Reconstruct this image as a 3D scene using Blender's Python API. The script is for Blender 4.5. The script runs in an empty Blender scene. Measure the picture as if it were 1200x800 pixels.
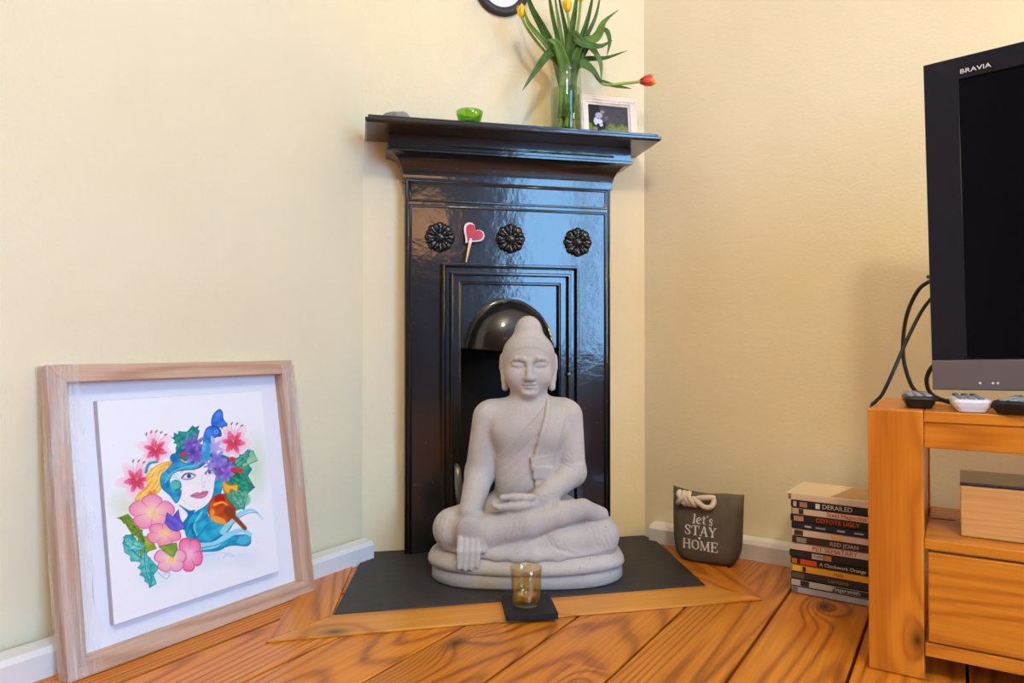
import bpy, bmesh, math, random
import numpy as np
from mathutils import Vector, Matrix
random.seed(7); np.random.seed(7)
SC = bpy.context.scene
COL = SC.collection
R = math.radians
def lin(c):
    c = c/255.0
    return c/12.92 if c <= .04045 else ((c+.055)/1.055)**2.4
def rgb(r, g, b): return (lin(r), lin(g), lin(b), 1.0)

# ------------------------------------------------------------------ camera
cd = bpy.data.cameras.new('camera'); cam = bpy.data.objects.new('camera', cd); COL.objects.link(cam)
cam.location = (-.352, -1.668, .48)
cam.rotation_euler = (R(90.5), 0, R(-12.3))
cd.sensor_width = 36; cd.lens = 24.6; cd.clip_start = .02
SC.camera = cam
# ------------------------------------------------------------------ world, daylight, exposure
w = bpy.data.worlds.new('world'); SC.world = w; w.use_nodes = True
w.node_tree.nodes['Background'].inputs[0].default_value = (.45, .68, 1, 1)
w.node_tree.nodes['Background'].inputs[1].default_value = 1.5
def area(name, loc, target, sx, sy, col, power):
    l = bpy.data.lights.new(name, 'AREA'); l.shape = 'RECTANGLE'; l.size = sx; l.size_y = sy
    l.color = col; l.energy = power
    o = bpy.data.objects.new(name, l); COL.objects.link(o); o.location = loc
    o.rotation_euler = (Vector(target)-Vector(loc)).to_track_quat('-Z', 'Y').to_euler()
    return o
# daylight entering through the window on the wall opposite the left wall
area('window_daylight', (1.53, -4.03, 1.33), (.53, -3.03, 1.33), 1.5, 1.95, (.25, .56, 1), 165)
SC.view_settings.view_transform = 'Standard'; SC.view_settings.look = 'None'
SC.view_settings.gamma = 1; SC.view_settings.use_curve_mapping = False
SC.view_settings.exposure = -0.13

# ------------------------------------------------------------------ materials
class NT:
    def __init__(s, name):
        s.m = bpy.data.materials.new(name); s.m.use_nodes = True
        s.t = s.m.node_tree; s.b = s.t.nodes['Principled BSDF']
    def n(s, kind, **kw):
        x = s.t.nodes.new(kind)
        for k, v in kw.items():
            if k.startswith('i_'):
                key = k[2:]
                key = int(key) if key.isdigit() else key
                x.inputs[key].default_value = v
            else: setattr(x, k, v)
        return x
    def l(s, a, b): s.t.links.new(a, b)
    def math(s, op, a, b=None, clamp=False):
        x = s.t.nodes.new('ShaderNodeMath'); x.operation = op; x.use_clamp = clamp
        for i, v in enumerate((a, b)):
            if v is None: continue
            if isinstance(v, (int, float)): x.inputs[i].default_value = v
            else: s.l(v, x.inputs[i])
        return x.outputs[0]
    def ramp(s, fac, stops):
        x = s.t.nodes.new('ShaderNodeValToRGB'); e = x.color_ramp.elements
        while len(e) < len(stops): e.new(.5)
        for q, (p, c) in zip(e, stops): q.position = p; q.color = c
        s.l(fac, x.inputs[0]); return x.outputs[0]
    def mix(s, fac, a, b, mode='MIX'):
        x = s.t.nodes.new('ShaderNodeMix'); x.data_type = 'RGBA'; x.blend_type = mode
        for sock, v in ((x.inputs[0], fac), (x.inputs[6], a), (x.inputs[7], b)):
            if isinstance(v, (int, float, tuple)): sock.default_value = v
            else: s.l(v, sock)
        return x.outputs[2]
    def bump(s, h, strength=.3, dist=.002):
        x = s.n('ShaderNodeBump'); x.inputs['Strength'].default_value = strength; x.inputs['Distance'].default_value = dist
        s.l(h, x.inputs['Height']); s.l(x.outputs[0], s.b.inputs['Normal'])
def P(name, col, rough=.5, metal=0, coat=0, spec=.5, noise=0, nscale=30, bump=0, bscale=80, bdist=.002, trans=0, ior=1.45, emit=None):
    t = NT(name); b = t.b
    b.inputs['Base Color'].default_value = col; b.inputs['Roughness'].default_value = rough
    b.inputs['Metallic'].default_value = metal; b.inputs['Coat Weight'].default_value = coat
    b.inputs['Coat Roughness'].default_value = .08
    b.inputs['Specular IOR Level'].default_value = spec; b.inputs['Transmission Weight'].default_value = trans
    b.inputs['IOR'].default_value = ior
    if emit: b.inputs['Emission Color'].default_value = emit[0]; b.inputs['Emission Strength'].default_value = emit[1]
    if noise or bump:
        tc = t.n('ShaderNodeTexCoord')
    if noise:
        nz = t.n('ShaderNodeTexNoise', i_Scale=nscale, i_Detail=6.0); t.l(tc.outputs['Object'], nz.inputs['Vector'])
        lo = tuple(max(0, c*(1-noise)) for c in col[:3])+(1,); hi = tuple(min(1, c*(1+noise)) for c in col[:3])+(1,)
        t.l(t.ramp(nz.outputs[0], [(.3, lo), (.7, hi)]), b.inputs['Base Color'])
    if bump:
        bz = t.n('ShaderNodeTexNoise', i_Scale=bscale, i_Detail=4.0); t.l(tc.outputs['Object'], bz.inputs['Vector'])
        t.bump(bz.outputs[0], bump, bdist)
    return t.m
def wood(name, light, mid, dark, axis='X', scale=1.0, rough=.3, coat=.3, knots=.5, ring=55, var=.12):
    """long-grain softwood: rings stretched along the given object axis, a few knots"""
    t = NT(name); b = t.b
    tc = t.n('ShaderNodeTexCoord'); oi = t.n('ShaderNodeObjectInfo')
    mp = t.n('ShaderNodeMapping')
    if axis == 'Z': mp.inputs['Rotation'].default_value = (0, R(90), 0)
    if axis == 'Y': mp.inputs['Rotation'].default_value = (0, 0, R(90))
    t.l(tc.outputs['Object'], mp.inputs['Vector'])
    off = t.n('ShaderNodeVectorMath', operation='SCALE'); off.inputs[0].default_value = (17.3, 9.1, 5.7)
    t.l(oi.outputs['Random'], off.inputs['Scale'])
    ad = t.n('ShaderNodeVectorMath', operation='ADD'); t.l(mp.outputs[0], ad.inputs[0]); t.l(off.outputs[0], ad.inputs[1])
    st = t.n('ShaderNodeVectorMath', operation='MULTIPLY'); st.inputs[1].default_value = (.75*scale, 9*scale, 9*scale)
    t.l(ad.outputs[0], st.inputs[0])
    n1 = t.n('ShaderNodeTexNoise', i_Scale=.6, i_Detail=1.2, i_Roughness=.3); t.l(st.outputs[0], n1.inputs['Vector'])
    # knots: sparse cells
    kv = t.n('ShaderNodeVectorMath', operation='MULTIPLY'); kv.inputs[1].default_value = (3.2*scale, 6.0*scale, 0)
    sk = t.n('ShaderNodeSeparateXYZ'); t.l(ad.outputs[0], sk.inputs[0]); ck_ = t.n('ShaderNodeCombineXYZ')
    t.l(sk.outputs[0], ck_.inputs[0]); t.l(t.math('ADD', sk.outputs[1], sk.outputs[2]), ck_.inputs[1]); t.l(ck_.outputs[0], kv.inputs[0])
    vo = t.n('ShaderNodeTexVoronoi', voronoi_dimensions='2D', i_Scale=1.0); t.l(kv.outputs[0], vo.inputs['Vector'])
    sep = t.n('ShaderNodeSeparateColor'); t.l(vo.outputs['Color'], sep.inputs[0])
    pick = t.math('GREATER_THAN', sep.outputs[0], 1-knots)
    kd = t.math('SUBTRACT', 1, t.math('MULTIPLY', vo.outputs['Distance'], 7.5), True)
    kd = t.math('MULTIPLY', kd, pick)
    halo = t.math('SUBTRACT', 1, t.math('MULTIPLY', vo.outputs['Distance'], 2.4), True)
    halo = t.math('MULTIPLY', t.math('MULTIPLY', halo, halo), pick)
    ph = t.math('MULTIPLY', t.math('ADD', n1.outputs[0], t.math('MULTIPLY', halo, .16)), ring)
    s = t.math('ADD', t.math('MULTIPLY', t.math('SINE', ph), .5), .5)
    s = t.math('POWER', s, 2.2)
    # fine fibre
    fv = t.n('ShaderNodeVectorMath', operation='MULTIPLY'); fv.inputs[1].default_value = (5*scale, 170*scale, 170*scale)
    t.l(ad.outputs[0], fv.inputs[0])
    n2 = t.n('ShaderNodeTexNoise', i_Scale=1.0, i_Detail=3.0); t.l(fv.outputs[0], n2.inputs['Vector'])
    c = t.ramp(s, [(0, light), (.55, mid), (1, dark)])
    c = t.mix(.4, c, t.ramp(n2.outputs[0], [(.3, dark), (.7, light)]))
    n3 = t.n('ShaderNodeTexNoise', i_Scale=2.2, i_Detail=2.0); t.l(ad.outputs[0], n3.inputs['Vector'])
    c = t.mix(t.math('MULTIPLY', n3.outputs[0], .15), c, mid)
    c = t.mix(t.math('MULTIPLY', kd, .95), c, tuple(x*.10 for x in dark[:3])+(1,))
    hv = t.n('ShaderNodeHueSaturation'); t.l(c, hv.inputs['Color'])
    t.l(t.math('ADD', t.math('MULTIPLY', oi.outputs['Random'], 2*var), 1-var), hv.inputs['Value'])
    t.l(hv.outputs[0], b.inputs['Base Color'])
    b.inputs['Roughness'].default_value = rough; b.inputs['Coat Weight'].default_value = coat; b.inputs['Coat Roughness'].default_value = .12
    t.bump(t.math('ADD', t.math('MULTIPLY', s, -.5), t.math('MULTIPLY', n2.outputs[0], .5)), .16, .001)
    return t.m
def vcol(name, rough=.6):
    t = NT(name); a = t.n('ShaderNodeAttribute', attribute_name='print'); t.l(a.outputs['Color'], t.b.inputs['Base Color'])
    t.b.inputs['Roughness'].default_value = rough; t.b.inputs['Specular IOR Level'].default_value = .25
    return t.m

def wall_mat():
    t = NT('wall_paint'); tc = t.n('ShaderNodeTexCoord')
    n = t.n('ShaderNodeTexNoise', i_Scale=2.5, i_Detail=4.0); t.l(tc.outputs['Object'], n.inputs['Vector'])
    t.l(t.ramp(n.outputs[0], [(.25, rgb(229, 216, 181)), (.75, rgb(237, 226, 195))]), t.b.inputs['Base Color'])
    f = t.n('ShaderNodeTexNoise', i_Scale=190.0, i_Detail=3.0); t.l(tc.outputs['Object'], f.inputs['Vector'])
    g = t.n('ShaderNodeTexNoise', i_Scale=14.0, i_Detail=3.0); t.l(tc.outputs['Object'], g.inputs['Vector'])
    t.b.inputs['Roughness'].default_value = .75; t.b.inputs['Specular IOR Level'].default_value = .25
    t.bump(t.math('ADD', f.outputs[0], t.math('MULTIPLY', g.outputs[0], 3)), .26, .0022)
    return t.m
def enamel_mat():
    t = NT('black_enamel'); b = t.b; tc = t.n('ShaderNodeTexCoord')
    b.inputs['Base Color'].default_value = (.011, .010, .010, 1); b.inputs['Roughness'].default_value = .3
    b.inputs['Specular IOR Level'].default_value = .2; b.inputs['Coat Weight'].default_value = 1.0; b.inputs['Coat Roughness'].default_value = .10
    f = t.n('ShaderNodeTexNoise', i_Scale=11.0, i_Detail=3.5, i_Roughness=.6); t.l(tc.outputs['Object'], f.inputs['Vector'])
    g = t.n('ShaderNodeTexNoise', i_Scale=130.0, i_Detail=2.0); t.l(tc.outputs['Object'], g.inputs['Vector'])
    t.bump(t.math('ADD', f.outputs[0], t.math('MULTIPLY', g.outputs[0], .10)), .30, .004)
    x = [q for q in t.t.nodes if q.type == 'BUMP'][0]; t.l(x.outputs[0], b.inputs['Coat Normal'])
    v = t.n('ShaderNodeTexVoronoi', i_Scale=38.0); t.l(tc.outputs['Object'], v.inputs['Vector'])
    sp = t.math('LESS_THAN', v.outputs['Distance'], .055)
    t.l(t.mix(sp, (.011, .010, .010, 1), (.10, .10, .10, 1)), b.inputs['Base Color'])
    return t.m
def stone_mat():
    t = NT('carved_stone'); b = t.b; tc = t.n('ShaderNodeTexCoord')
    n = t.n('ShaderNodeTexNoise', i_Scale=9.0, i_Detail=6.0); t.l(tc.outputs['Object'], n.inputs['Vector'])
    c = t.ramp(n.outputs[0], [(.3, rgb(172, 162, 154)), (.7, rgb(196, 187, 179))])
    v = t.n('ShaderNodeTexVoronoi', i_Scale=48.0); t.l(tc.outputs['Object'], v.inputs['Vector'])
    sc_ = t.n('ShaderNodeSeparateColor'); t.l(v.outputs['Color'], sc_.inputs[0])
    sp = t.math('MULTIPLY', t.math('LESS_THAN', v.outputs['Distance'], .075), t.math('GREATER_THAN', sc_.outputs[0], .6))
    c = t.mix(t.math('MULTIPLY', sp, .6), c, rgb(90, 78, 70))
    f = t.n('ShaderNodeTexNoise', i_Scale=420.0, i_Detail=2.0); t.l(tc.outputs['Object'], f.inputs['Vector'])
    c = t.mix(.08, c, t.ramp(f.outputs[0], [(.35, rgb(110, 100, 92)), (.65, rgb(235, 228, 220))]))
    t.l(c, b.inputs['Base Color']); b.inputs['Roughness'].default_value = .85; b.inputs['Specular IOR Level'].default_value = .2
    t.bump(t.math('SUBTRACT', f.outputs[0], t.math('MULTIPLY', sp, 1.5)), .28, .0012)
    return t.m
def film_mat():
    t = NT('cling_film'); tc = t.n('ShaderNodeTexCoord')
    mp = t.n('ShaderNodeMapping'); mp.inputs['Scale'].default_value = (160, 60, 7); t.l(tc.outputs['Object'], mp.inputs[0])
    n = t.n('ShaderNodeTexNoise', i_Scale=1.0, i_Detail=4.0); t.l(mp.outputs[0], n.inputs['Vector'])
    tr = t.n('ShaderNodeBsdfTransparent'); gl = t.n('ShaderNodeBsdfPrincipled')
    gl.inputs['Base Color'].default_value = (.85, .85, .88, 1); gl.inputs['Roughness'].default_value = .22
    bu = t.n('ShaderNodeBump'); bu.inputs['Strength'].default_value = .9; bu.inputs['Distance'].default_value = .004
    t.l(n.outputs[0], bu.inputs['Height']); t.l(bu.outputs[0], gl.inputs['Normal'])
    mx = t.n('ShaderNodeMixShader'); t.l(t.ramp(n.outputs[0], [(.42, (.05,)*3+(1,)), (.75, (.55,)*3+(1,))]), mx.inputs[0])
    t.l(tr.outputs[0], mx.inputs[1]); t.l(gl.outputs[0], mx.inputs[2])
    t.l(mx.outputs[0], t.t.nodes['Material Output'].inputs[0]); return t.m
def thin_glass(name, col, fac=.12, rough=.03):
    """clear thin-walled glass: mostly tinted see-through with a glossy skin"""
    t = NT(name); tr = t.n('ShaderNodeBsdfTransparent'); tr.inputs[0].default_value = col
    gl = t.n('ShaderNodeBsdfGlossy'); gl.inputs['Roughness'].default_value = rough
    lw = t.n('ShaderNodeLayerWeight'); lw.inputs[0].default_value = .5
    fz = t.math('ADD', t.math('MULTIPLY', t.math('POWER', lw.outputs['Facing'], 4.0), .55), fac*.3, True)
    mx = t.n('ShaderNodeMixShader'); t.l(fz, mx.inputs[0])
    t.l(tr.outputs[0], mx.inputs[1]); t.l(gl.outputs[0], mx.inputs[2])
    t.l(mx.outputs[0], t.t.nodes['Material Output'].inputs[0]); return t.m

M = {}
M['wall'] = wall_mat(); M['enamel'] = enamel_mat(); M['stone'] = stone_mat(); M['film'] = film_mat()
M['dark_wall'] = P('unlit_room_brown', rgb(84, 66, 52), .8)  # unseen walls coloured dark so the enamel mirrors an unlit room
M['white_paint'] = P('white_gloss_paint', rgb(226, 224, 222), .35, noise=.04, nscale=8, bump=.2, bscale=30)
M['ceiling'] = P('ceiling_white', rgb(235, 232, 224), .9)
M['plank'] = wood('floor_pine', rgb(222, 138, 34), rgb(198, 110, 22), rgb(138, 70, 13), 'X', 1.0, .36, .10, .28, 190)
M['border'] = wood('border_pine', rgb(232, 160, 62), rgb(216, 138, 42), rgb(176, 98, 24), 'X', 1.0, .36, .1, .5, 60)
M['subfloor'] = P('dark_gap', rgb(38, 24, 14), .9)
M['slate'] = P('black_slate', rgb(48, 46, 47), .55, noise=.2, nscale=14, bump=.35, bscale=45, bdist=.003)
M['hon_v'] = wood('honey_pine_v', rgb(226, 142, 42), rgb(210, 122, 28), rgb(184, 98, 22), 'Z', 1.3, .34, .2, .12, 90, .05)
M['hon_h'] = wood('honey_pine_h', rgb(228, 144, 42), rgb(212, 124, 28), rgb(184, 100, 22), 'X', 1.3, .34, .2, .0, 90, .05)
M['oak'] = wood('pale_oak', rgb(212, 178, 152), rgb(198, 160, 132), rgb(172, 132, 106), 'X', 2.4, .5, .05, .0, 50, .03)
M['oak_v'] = wood('pale_oak_v', rgb(212, 178, 152), rgb(198, 160, 132), rgb(172, 132, 106), 'Z', 2.4, .5, .05, .0, 50, .03)
M['pine_box'] = wood('pale_pine', rgb(226, 172, 104), rgb(212, 152, 84), rgb(180, 118, 56), 'X', 1.6, .35, .2, .0, 40, .04)
M['board'] = P('white_backing_board', rgb(232, 233, 240), .7)
M['print'] = vcol('printed_picture')
M['canvas_edge'] = P('canvas_edge', rgb(196, 190, 196), .8)
M['black_plastic'] = P('black_plastic', rgb(22, 22, 24), .35)
M['tv_bezel'] = P('tv_gloss_black', rgb(34, 34, 40), .18, spec=.5)
M['tv_screen'] = P('tv_screen', rgb(12, 12, 17), .16, spec=.22)
M['tv_grey'] = P('tv_grey_panel', rgb(108, 96, 94), .4)
M['white_print'] = P('white_print', rgb(232, 230, 226), .6)
M['cable'] = P('black_cable', rgb(30, 27, 25), .5)
M['white_plastic'] = P('white_plastic', rgb(225, 225, 228), .35)
M['grey_plastic'] = P('grey_buttons', rgb(120, 124, 132), .4)
M['fabric'] = P('taupe_fabric', rgb(98, 90, 80), .95, noise=.08, nscale=60, bump=.5, bscale=900, bdist=.0008)
M['rope'] = P('white_cotton_rope', rgb(212, 202, 190), .9, bump=.6, bscale=500, bdist=.001)
M['gold_glass'] = thin_glass('amber_glass', rgb(252, 241, 214), .3, .08)
M['candle_wax'] = P('candle_wax', rgb(238, 222, 190), .5)
M['tin'] = P('tealight_tin', rgb(200, 200, 200), .25, metal=1)
M['rubber'] = P('black_coaster', rgb(20, 20, 22), .6, bump=.2, bscale=60)
M['glass'] = thin_glass('clear_glass', (.97, .99, .98, 1), .14)
M['water'] = thin_glass('vase_water', rgb(238, 246, 212), .02)
M['green_glass'] = thin_glass('green_glass', rgb(186, 226, 104), .35, .06)
M['leaf'] = P('tulip_leaf', rgb(64, 98, 34), .42, noise=.35, nscale=40, spec=.4)
M['leaf2'] = P('tulip_leaf_light', rgb(96, 132, 56), .42, noise=.3, nscale=40, spec=.4)
M['stem'] = P('tulip_stem', rgb(140, 164, 62), .45, noise=.15, nscale=60)
M['yellow'] = P('yellow_petal', rgb(246, 200, 24), .45, noise=.12, nscale=90)
M['frame_white'] = P('limewashed_frame', rgb(240, 226, 214), .55, noise=.08, nscale=90)
M['grey_stone'] = P('grey_pebble', rgb(130, 128, 128), .6, noise=.2, nscale=60)
M['heart_red'] = P('red_enamel', rgb(186, 24, 32), .25, noise=.3, nscale=30, coat=.5)
M['heart_white'] = P('white_rim', rgb(236, 218, 222), .5)
M['peg_wood'] = P('peg_wood', rgb(222, 186, 136), .6)
M['iron'] = P('worn_iron', rgb(138, 134, 132), .35, metal=.7, bump=.3, bscale=60)
M['soot'] = P('soot_black', rgb(14, 13, 13), .9)
M['clock_rim'] = P('clock_rim', rgb(52, 50, 54), .5)
M['clock_face'] = P('clock_face', rgb(238, 238, 242), .4)
def orange_petal():
    t = NT('orange_petal'); tc = t.n('ShaderNodeTexCoord'); sx = t.n('ShaderNodeSeparateXYZ'); t.l(tc.outputs['Object'], sx.inputs[0])
    n = t.n('ShaderNodeTexNoise', i_Scale=120.0); t.l(tc.outputs['Object'], n.inputs['Vector'])
    f = t.math('ADD', t.math('MULTIPLY', sx.outputs[2], 24), t.math('MULTIPLY', n.outputs[0], .3))
    t.l(t.ramp(f, [(.25, rgb(190, 50, 22)), (.75, rgb(214, 84, 30)), (1, rgb(244, 190, 60))]), t.b.inputs['Base Color'])
    t.b.inputs['Roughness'].default_value = .45; return t.m
M['orange'] = orange_petal()
_flat = {}
def flat(c, rough=.45):
    k = tuple(c)+(rough,)
    if k not in _flat: _flat[k] = P('print_%d_%d_%d' % tuple(c), rgb(*c), rough)
    return _flat[k]

# ------------------------------------------------------------------ mesh helpers
class MB:
    def __init__(s): s.v = []; s.f = []
    def add(s, vs, fs):
        o = len(s.v); s.v += [tuple(map(float, p)) for p in vs]; s.f += [tuple(i+o for i in f) for f in fs]; return s
    def box(s, x0, x1, y0, y1, z0, z1):
        return s.add([(x0,y0,z0),(x1,y0,z0),(x1,y1,z0),(x0,y1,z0),(x0,y0,z1),(x1,y0,z1),(x1,y1,z1),(x0,y1,z1)],
                     [(3,2,1,0),(4,5,6,7),(0,1,5,4),(1,2,6,5),(2,3,7,6),(3,0,4,7)])
    def loft(s, rings, cap=True, closed=True):
        n = len(rings[0]); vs = [p for r in rings for p in r]; fs = []
        for i in range(len(rings)-1):
            for j in range(n if closed else n-1):
                a = i*n+j; b = i*n+(j+1) % n; fs.append((a, b, b+n, a+n))
        if cap: fs.append(tuple(range(n))[::-1]); fs.append(tuple(range((len(rings)-1)*n, len(rings)*n)))
        return s.add(vs, fs)
    def prism(s, poly, z0, z1):
        return s.loft([[(x, y, z0) for x, y in poly], [(x, y, z1) for x, y in poly]])
    def prism_y(s, poly, y0, y1):   # poly in x,z ; extruded along y
        return s.loft([[(x, y1, z) for x, z in poly], [(x, y0, z) for x, z in poly]])
    def tube(s, pts, r, n=10, cap=True):
        pts = [Vector(p) for p in pts]; rs = r if isinstance(r, (list, tuple)) else [r]*len(pts); rings = []
        up = None
        for i, p in enumerate(pts):
            d = (pts[min(i+1, len(pts)-1)]-pts[max(i-1, 0)]).normalized()
            if up is None: up = d.orthogonal().normalized()
            up = (up-d*up.dot(d)).normalized(); sd = d.cross(up)
            rings.append([p+(up*math.cos(2*math.pi*k/n)+sd*math.sin(2*math.pi*k/n))*rs[i] for k in range(n)])
        return s.loft(rings, cap)
    def lathe(s, prof, n=32, c=(0, 0, 0)):
        rings = [[(c[0]+r*math.cos(2*math.pi*k/n), c[1]+r*math.sin(2*math.pi*k/n), c[2]+z) for k in range(n)] for r, z in prof]
        return s.loft(rings, True)
    def obj(s, name, mat, parent=None, smooth=False, bevel=0, seg=2, loc=None, rot=None, sub=0):
        me = bpy.data.meshes.new(name); me.from_pydata(s.v, [], s.f); me.update()
        bm = bmesh.new(); bm.from_mesh(me); bmesh.ops.recalc_face_normals(bm, faces=bm.faces); bm.to_mesh(me); bm.free()
        return link(name, me, mat, parent, smooth, bevel, seg, loc, rot, sub)
def link(name, me, mat, parent=None, smooth=False, bevel=0, seg=2, loc=None, rot=None, sub=0):
    o = bpy.data.objects.new(name, me); COL.objects.link(o)
    if mat is not None and not me.materials: me.materials.append(mat)
    if parent is not None: o.parent = parent
    if loc is not None: o.location = loc
    if rot is not None: o.rotation_euler = rot
    if smooth: me.polygons.foreach_set('use_smooth', [True]*len(me.polygons))
    if bevel:
        m = o.modifiers.new('bevel', 'BEVEL'); m.width = bevel; m.segments = seg; m.limit_method = 'ANGLE'; m.angle_limit = R(40)
    if sub:
        m = o.modifiers.new('sub', 'SUBSURF'); m.levels = sub; m.render_levels = sub
    return o
def thing(name, label, cat, loc=(0, 0, 0), rot=(0, 0, 0), group=None):
    o = bpy.data.objects.new(name, None); COL.objects.link(o); o.location = loc; o.rotation_euler = rot
    o.empty_display_size = .05; return tag(o, label, cat, group)
def tag(o, label, cat, group=None):
    o['label'] = label; o['category'] = cat
    if group: o['group'] = group
    return o
def struct(o, label=None):
    o['kind'] = 'structure'
    if label: o['label'] = label
    return o
def spline(pts, n=8, closed=False):
    """Catmull-Rom through points of any dimension"""
    p = [np.array(q, float) for q in pts]; out = []; m = len(p)
    for i in range(m if closed else m-1):
        if closed: a, b, c, d = p[i-1], p[i], p[(i+1) % m], p[(i+2) % m]
        else: b, c = p[i], p[i+1]; a = p[i-1] if i else 2*b-c; d = p[i+2] if i+2 < m else 2*c-b
        for k in range(n):
            t = k/n
            out.append(.5*((2*b)+(-a+c)*t+(2*a-5*b+4*c-d)*t*t+(-a+3*b-3*c+d)*t**3))
    if not closed: out.append(p[-1])
    return out
def text_mesh(body, size, name, mat, parent, loc, rot, align='LEFT', extrude=.0002, xs=1.0):
    cu = bpy.data.curves.new('txt', 'FONT'); cu.body = body; cu.size = size; cu.align_x = align; cu.align_y = 'CENTER'; cu.extrude = extrude
    cu.resolution_u = 3
    t = bpy.data.objects.new('txt', cu); COL.objects.link(t)
    dg = bpy.context.evaluated_depsgraph_get(); me = bpy.data.meshes.new_from_object(t.evaluated_get(dg))
    bpy.data.objects.remove(t); bpy.data.curves.remove(cu)
    me.materials.clear()
    o = link(name, me, mat, parent, loc=loc, rot=rot); o.scale = (xs, 1, 1); return o

# ------------------------------------------------------------------ room shell
q2 = math.sqrt(.5)
A = (-.345, 0.); B = (.357, 0.); WR = R(-48.5)
C = (.357+3.5*math.cos(WR), 3.5*math.sin(WR)); E_ = (-.345-4.2*q2, -4.2*q2)
sCD = C[0]-C[1]; tE = E_[0]+E_[1]; D_ = ((sCD+tE)/2, (tE-sCD)/2)
HC = 2.7
def wall_seg(name, p, q, holes=None, th=.12, ext=.1, zt=HC, mat=None, z0=0.):
    p = Vector((*p, 0)); q = Vector((*q, 0)); d = (q-p); L = d.length; d.normalize(); nrm = Vector((d.y, -d.x, 0))
    # local: x along p->q, y outward (away from room when walking with the room on the left is handled by th sign)
    mb = MB()
    if not holes: mb.box(-ext, L+ext, 0, th, z0, zt)
    else:
        x0, x1, za, zb = holes
        mb.box(-ext, x0, 0, th, z0, zt); mb.box(x1, L+ext, 0, th, z0, zt); mb.box(x0, x1, 0, th, zb, zt)
        if za > z0+.001: mb.box(x0, x1, 0, th, z0, za)
    o = mb.obj(name, mat or M['wall']); o.location = p; o.rotation_euler = (0, 0, math.atan2(d.y, d.x)); return struct(o)
# walking clockwise seen from above, +y local is out of the room
wall_seg('wall_left', E_, A, ext=0.0)
wall_seg('wall_fireplace', A, B, holes=(.345-.16, .345+.16, 0, .62), ext=0)
wall_seg('wall_right', B, C, ext=0.0)
Lw = (Vector(D_)-Vector(C)).length
dC = (Vector((1.41, -3.89))-Vector(C)).length
wall_seg('wall_window', C, D_, holes=(dC-.75, dC+.75, .35, 2.3), mat=M['dark_wall'])
wall_seg('wall_back', D_, E_, mat=M['dark_wall'])
cl = MB().prism([A, B, C, D_, E_], HC, HC+.1).obj('ceiling', M['ceiling']); struct(cl)
# window frame and panes' bars (on the wall opposite the left wall)
wd = bpy.data.objects.new('window_1', None); COL.objects.link(wd); struct(wd, 'tall white casement window')
wd.location = (1.41+.03, -3.89-.03, 0); wd.rotation_euler = (0, 0, R(-135))
for (x0, x1, z0, z1) in ((-.75, -.69, .35, 2.3), (.69, .75, .35, 2.3), (-.75, .75, .35, .41), (-.75, .75, 2.24, 2.3), (-.04, .04, .41, 2.24)):
    MB().box(x0, x1, 0, .05, z0, z1).obj('window_frame', M['white_paint'], wd)
# ---- floor planks
fl = struct(MB().prism([A, B, C, D_, E_], -.06, -.025).obj('floor', M['subfloor']), 'orange pine floorboards')
W = .2065*q2; gap = .0045
s0 = -.345
joints = [-.535+.2065*k for k in range(0, 30)]
def clip_len(sm):   # extent of the strip along (1,1) inside the room, in u=(x+y)/sqrt2
    tmin = tE*q2
    # right wall
    k = sm  # x-y
    if k <= A[0]-A[1]: return tmin, A[0]*q2
    if k < B[0]: return tmin, k*q2
    Lr = (k-B[0])/(math.cos(WR)-math.sin(WR)); x = B[0]+Lr*math.cos(WR); y = Lr*math.sin(WR)
    return tmin, (x+y)*q2
for i in range(len(joints)-1):
    a, b = joints[i], joints[i+1]
    if b < A[0] or a > sCD: continue
    a = max(a, A[0]); b = min(b, sCD)
    u0, ua = clip_len(a); _, ub = clip_len(b); v0 = a*q2+gap/2; v1 = b*q2-gap/2   # v=(x-y)/sqrt2
    if b < .4: ua = ub = min(ua, ub)
    vc = (v0+v1)/2; L = max(ua, ub)-u0
    poly = [(0, v0-vc), (ua-u0, v0-vc), (ub-u0, v1-vc), (0, v1-vc)]
    # local x along (1,1)/sqrt2, local y along (-1,1)/sqrt2 (= -v)
    mb = MB().prism([(x, -y) for x, y in poly], -.024, 0.)
    o = mb.obj('plank', M['plank'], fl, bevel=.0012, seg=1)
    # world point for (u,v): x=(u+v)q2, y=(u-v)q2
    o.location = ((u0+vc)*q2, (u0-vc)*q2, 0); o.rotation_euler = (0, 0, R(45))
# ---- boards framing the hearth, mitred
HL = [(-.344, -.004), (.353, -.004), (.362, -.06), (.325, -.376), (-.396, -.376), (-.347, -.06)]
def board(poly, name='border_plank', mat='border', ang=0):
    cx = sum(p[0] for p in poly)/len(poly); cy = sum(p[1] for p in poly)/len(poly); c, s = math.cos(-ang), math.sin(-ang)
    pl = [((x-cx)*c-(y-cy)*s, (x-cx)*s+(y-cy)*c) for x, y in poly]
    return MB().prism(pl, 0.0003, .0042).obj(name, M[mat], fl, bevel=.0008, seg=1, loc=(cx, cy, 0), rot=(0, 0, ang))
board([(-.3975, -.378), (.3265, -.378), (.397, -.468), (-.5, -.468)])
board([(-.3985, -.377), (-.501, -.467), (-.452, -.145), (-.362, -.065)], ang=R(83), mat='plank')
board([(.3275, -.377), (.398, -.467), (.436, -.24), (.366, -.08)], ang=R(98), mat='plank')
hs = MB().prism(HL, 0.0005, .0055).obj('hearth_slab', M['slate'], bevel=.001, seg=1)
tag(hs, 'flat black slate hearth slab under the stone statue', 'hearth')
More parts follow.
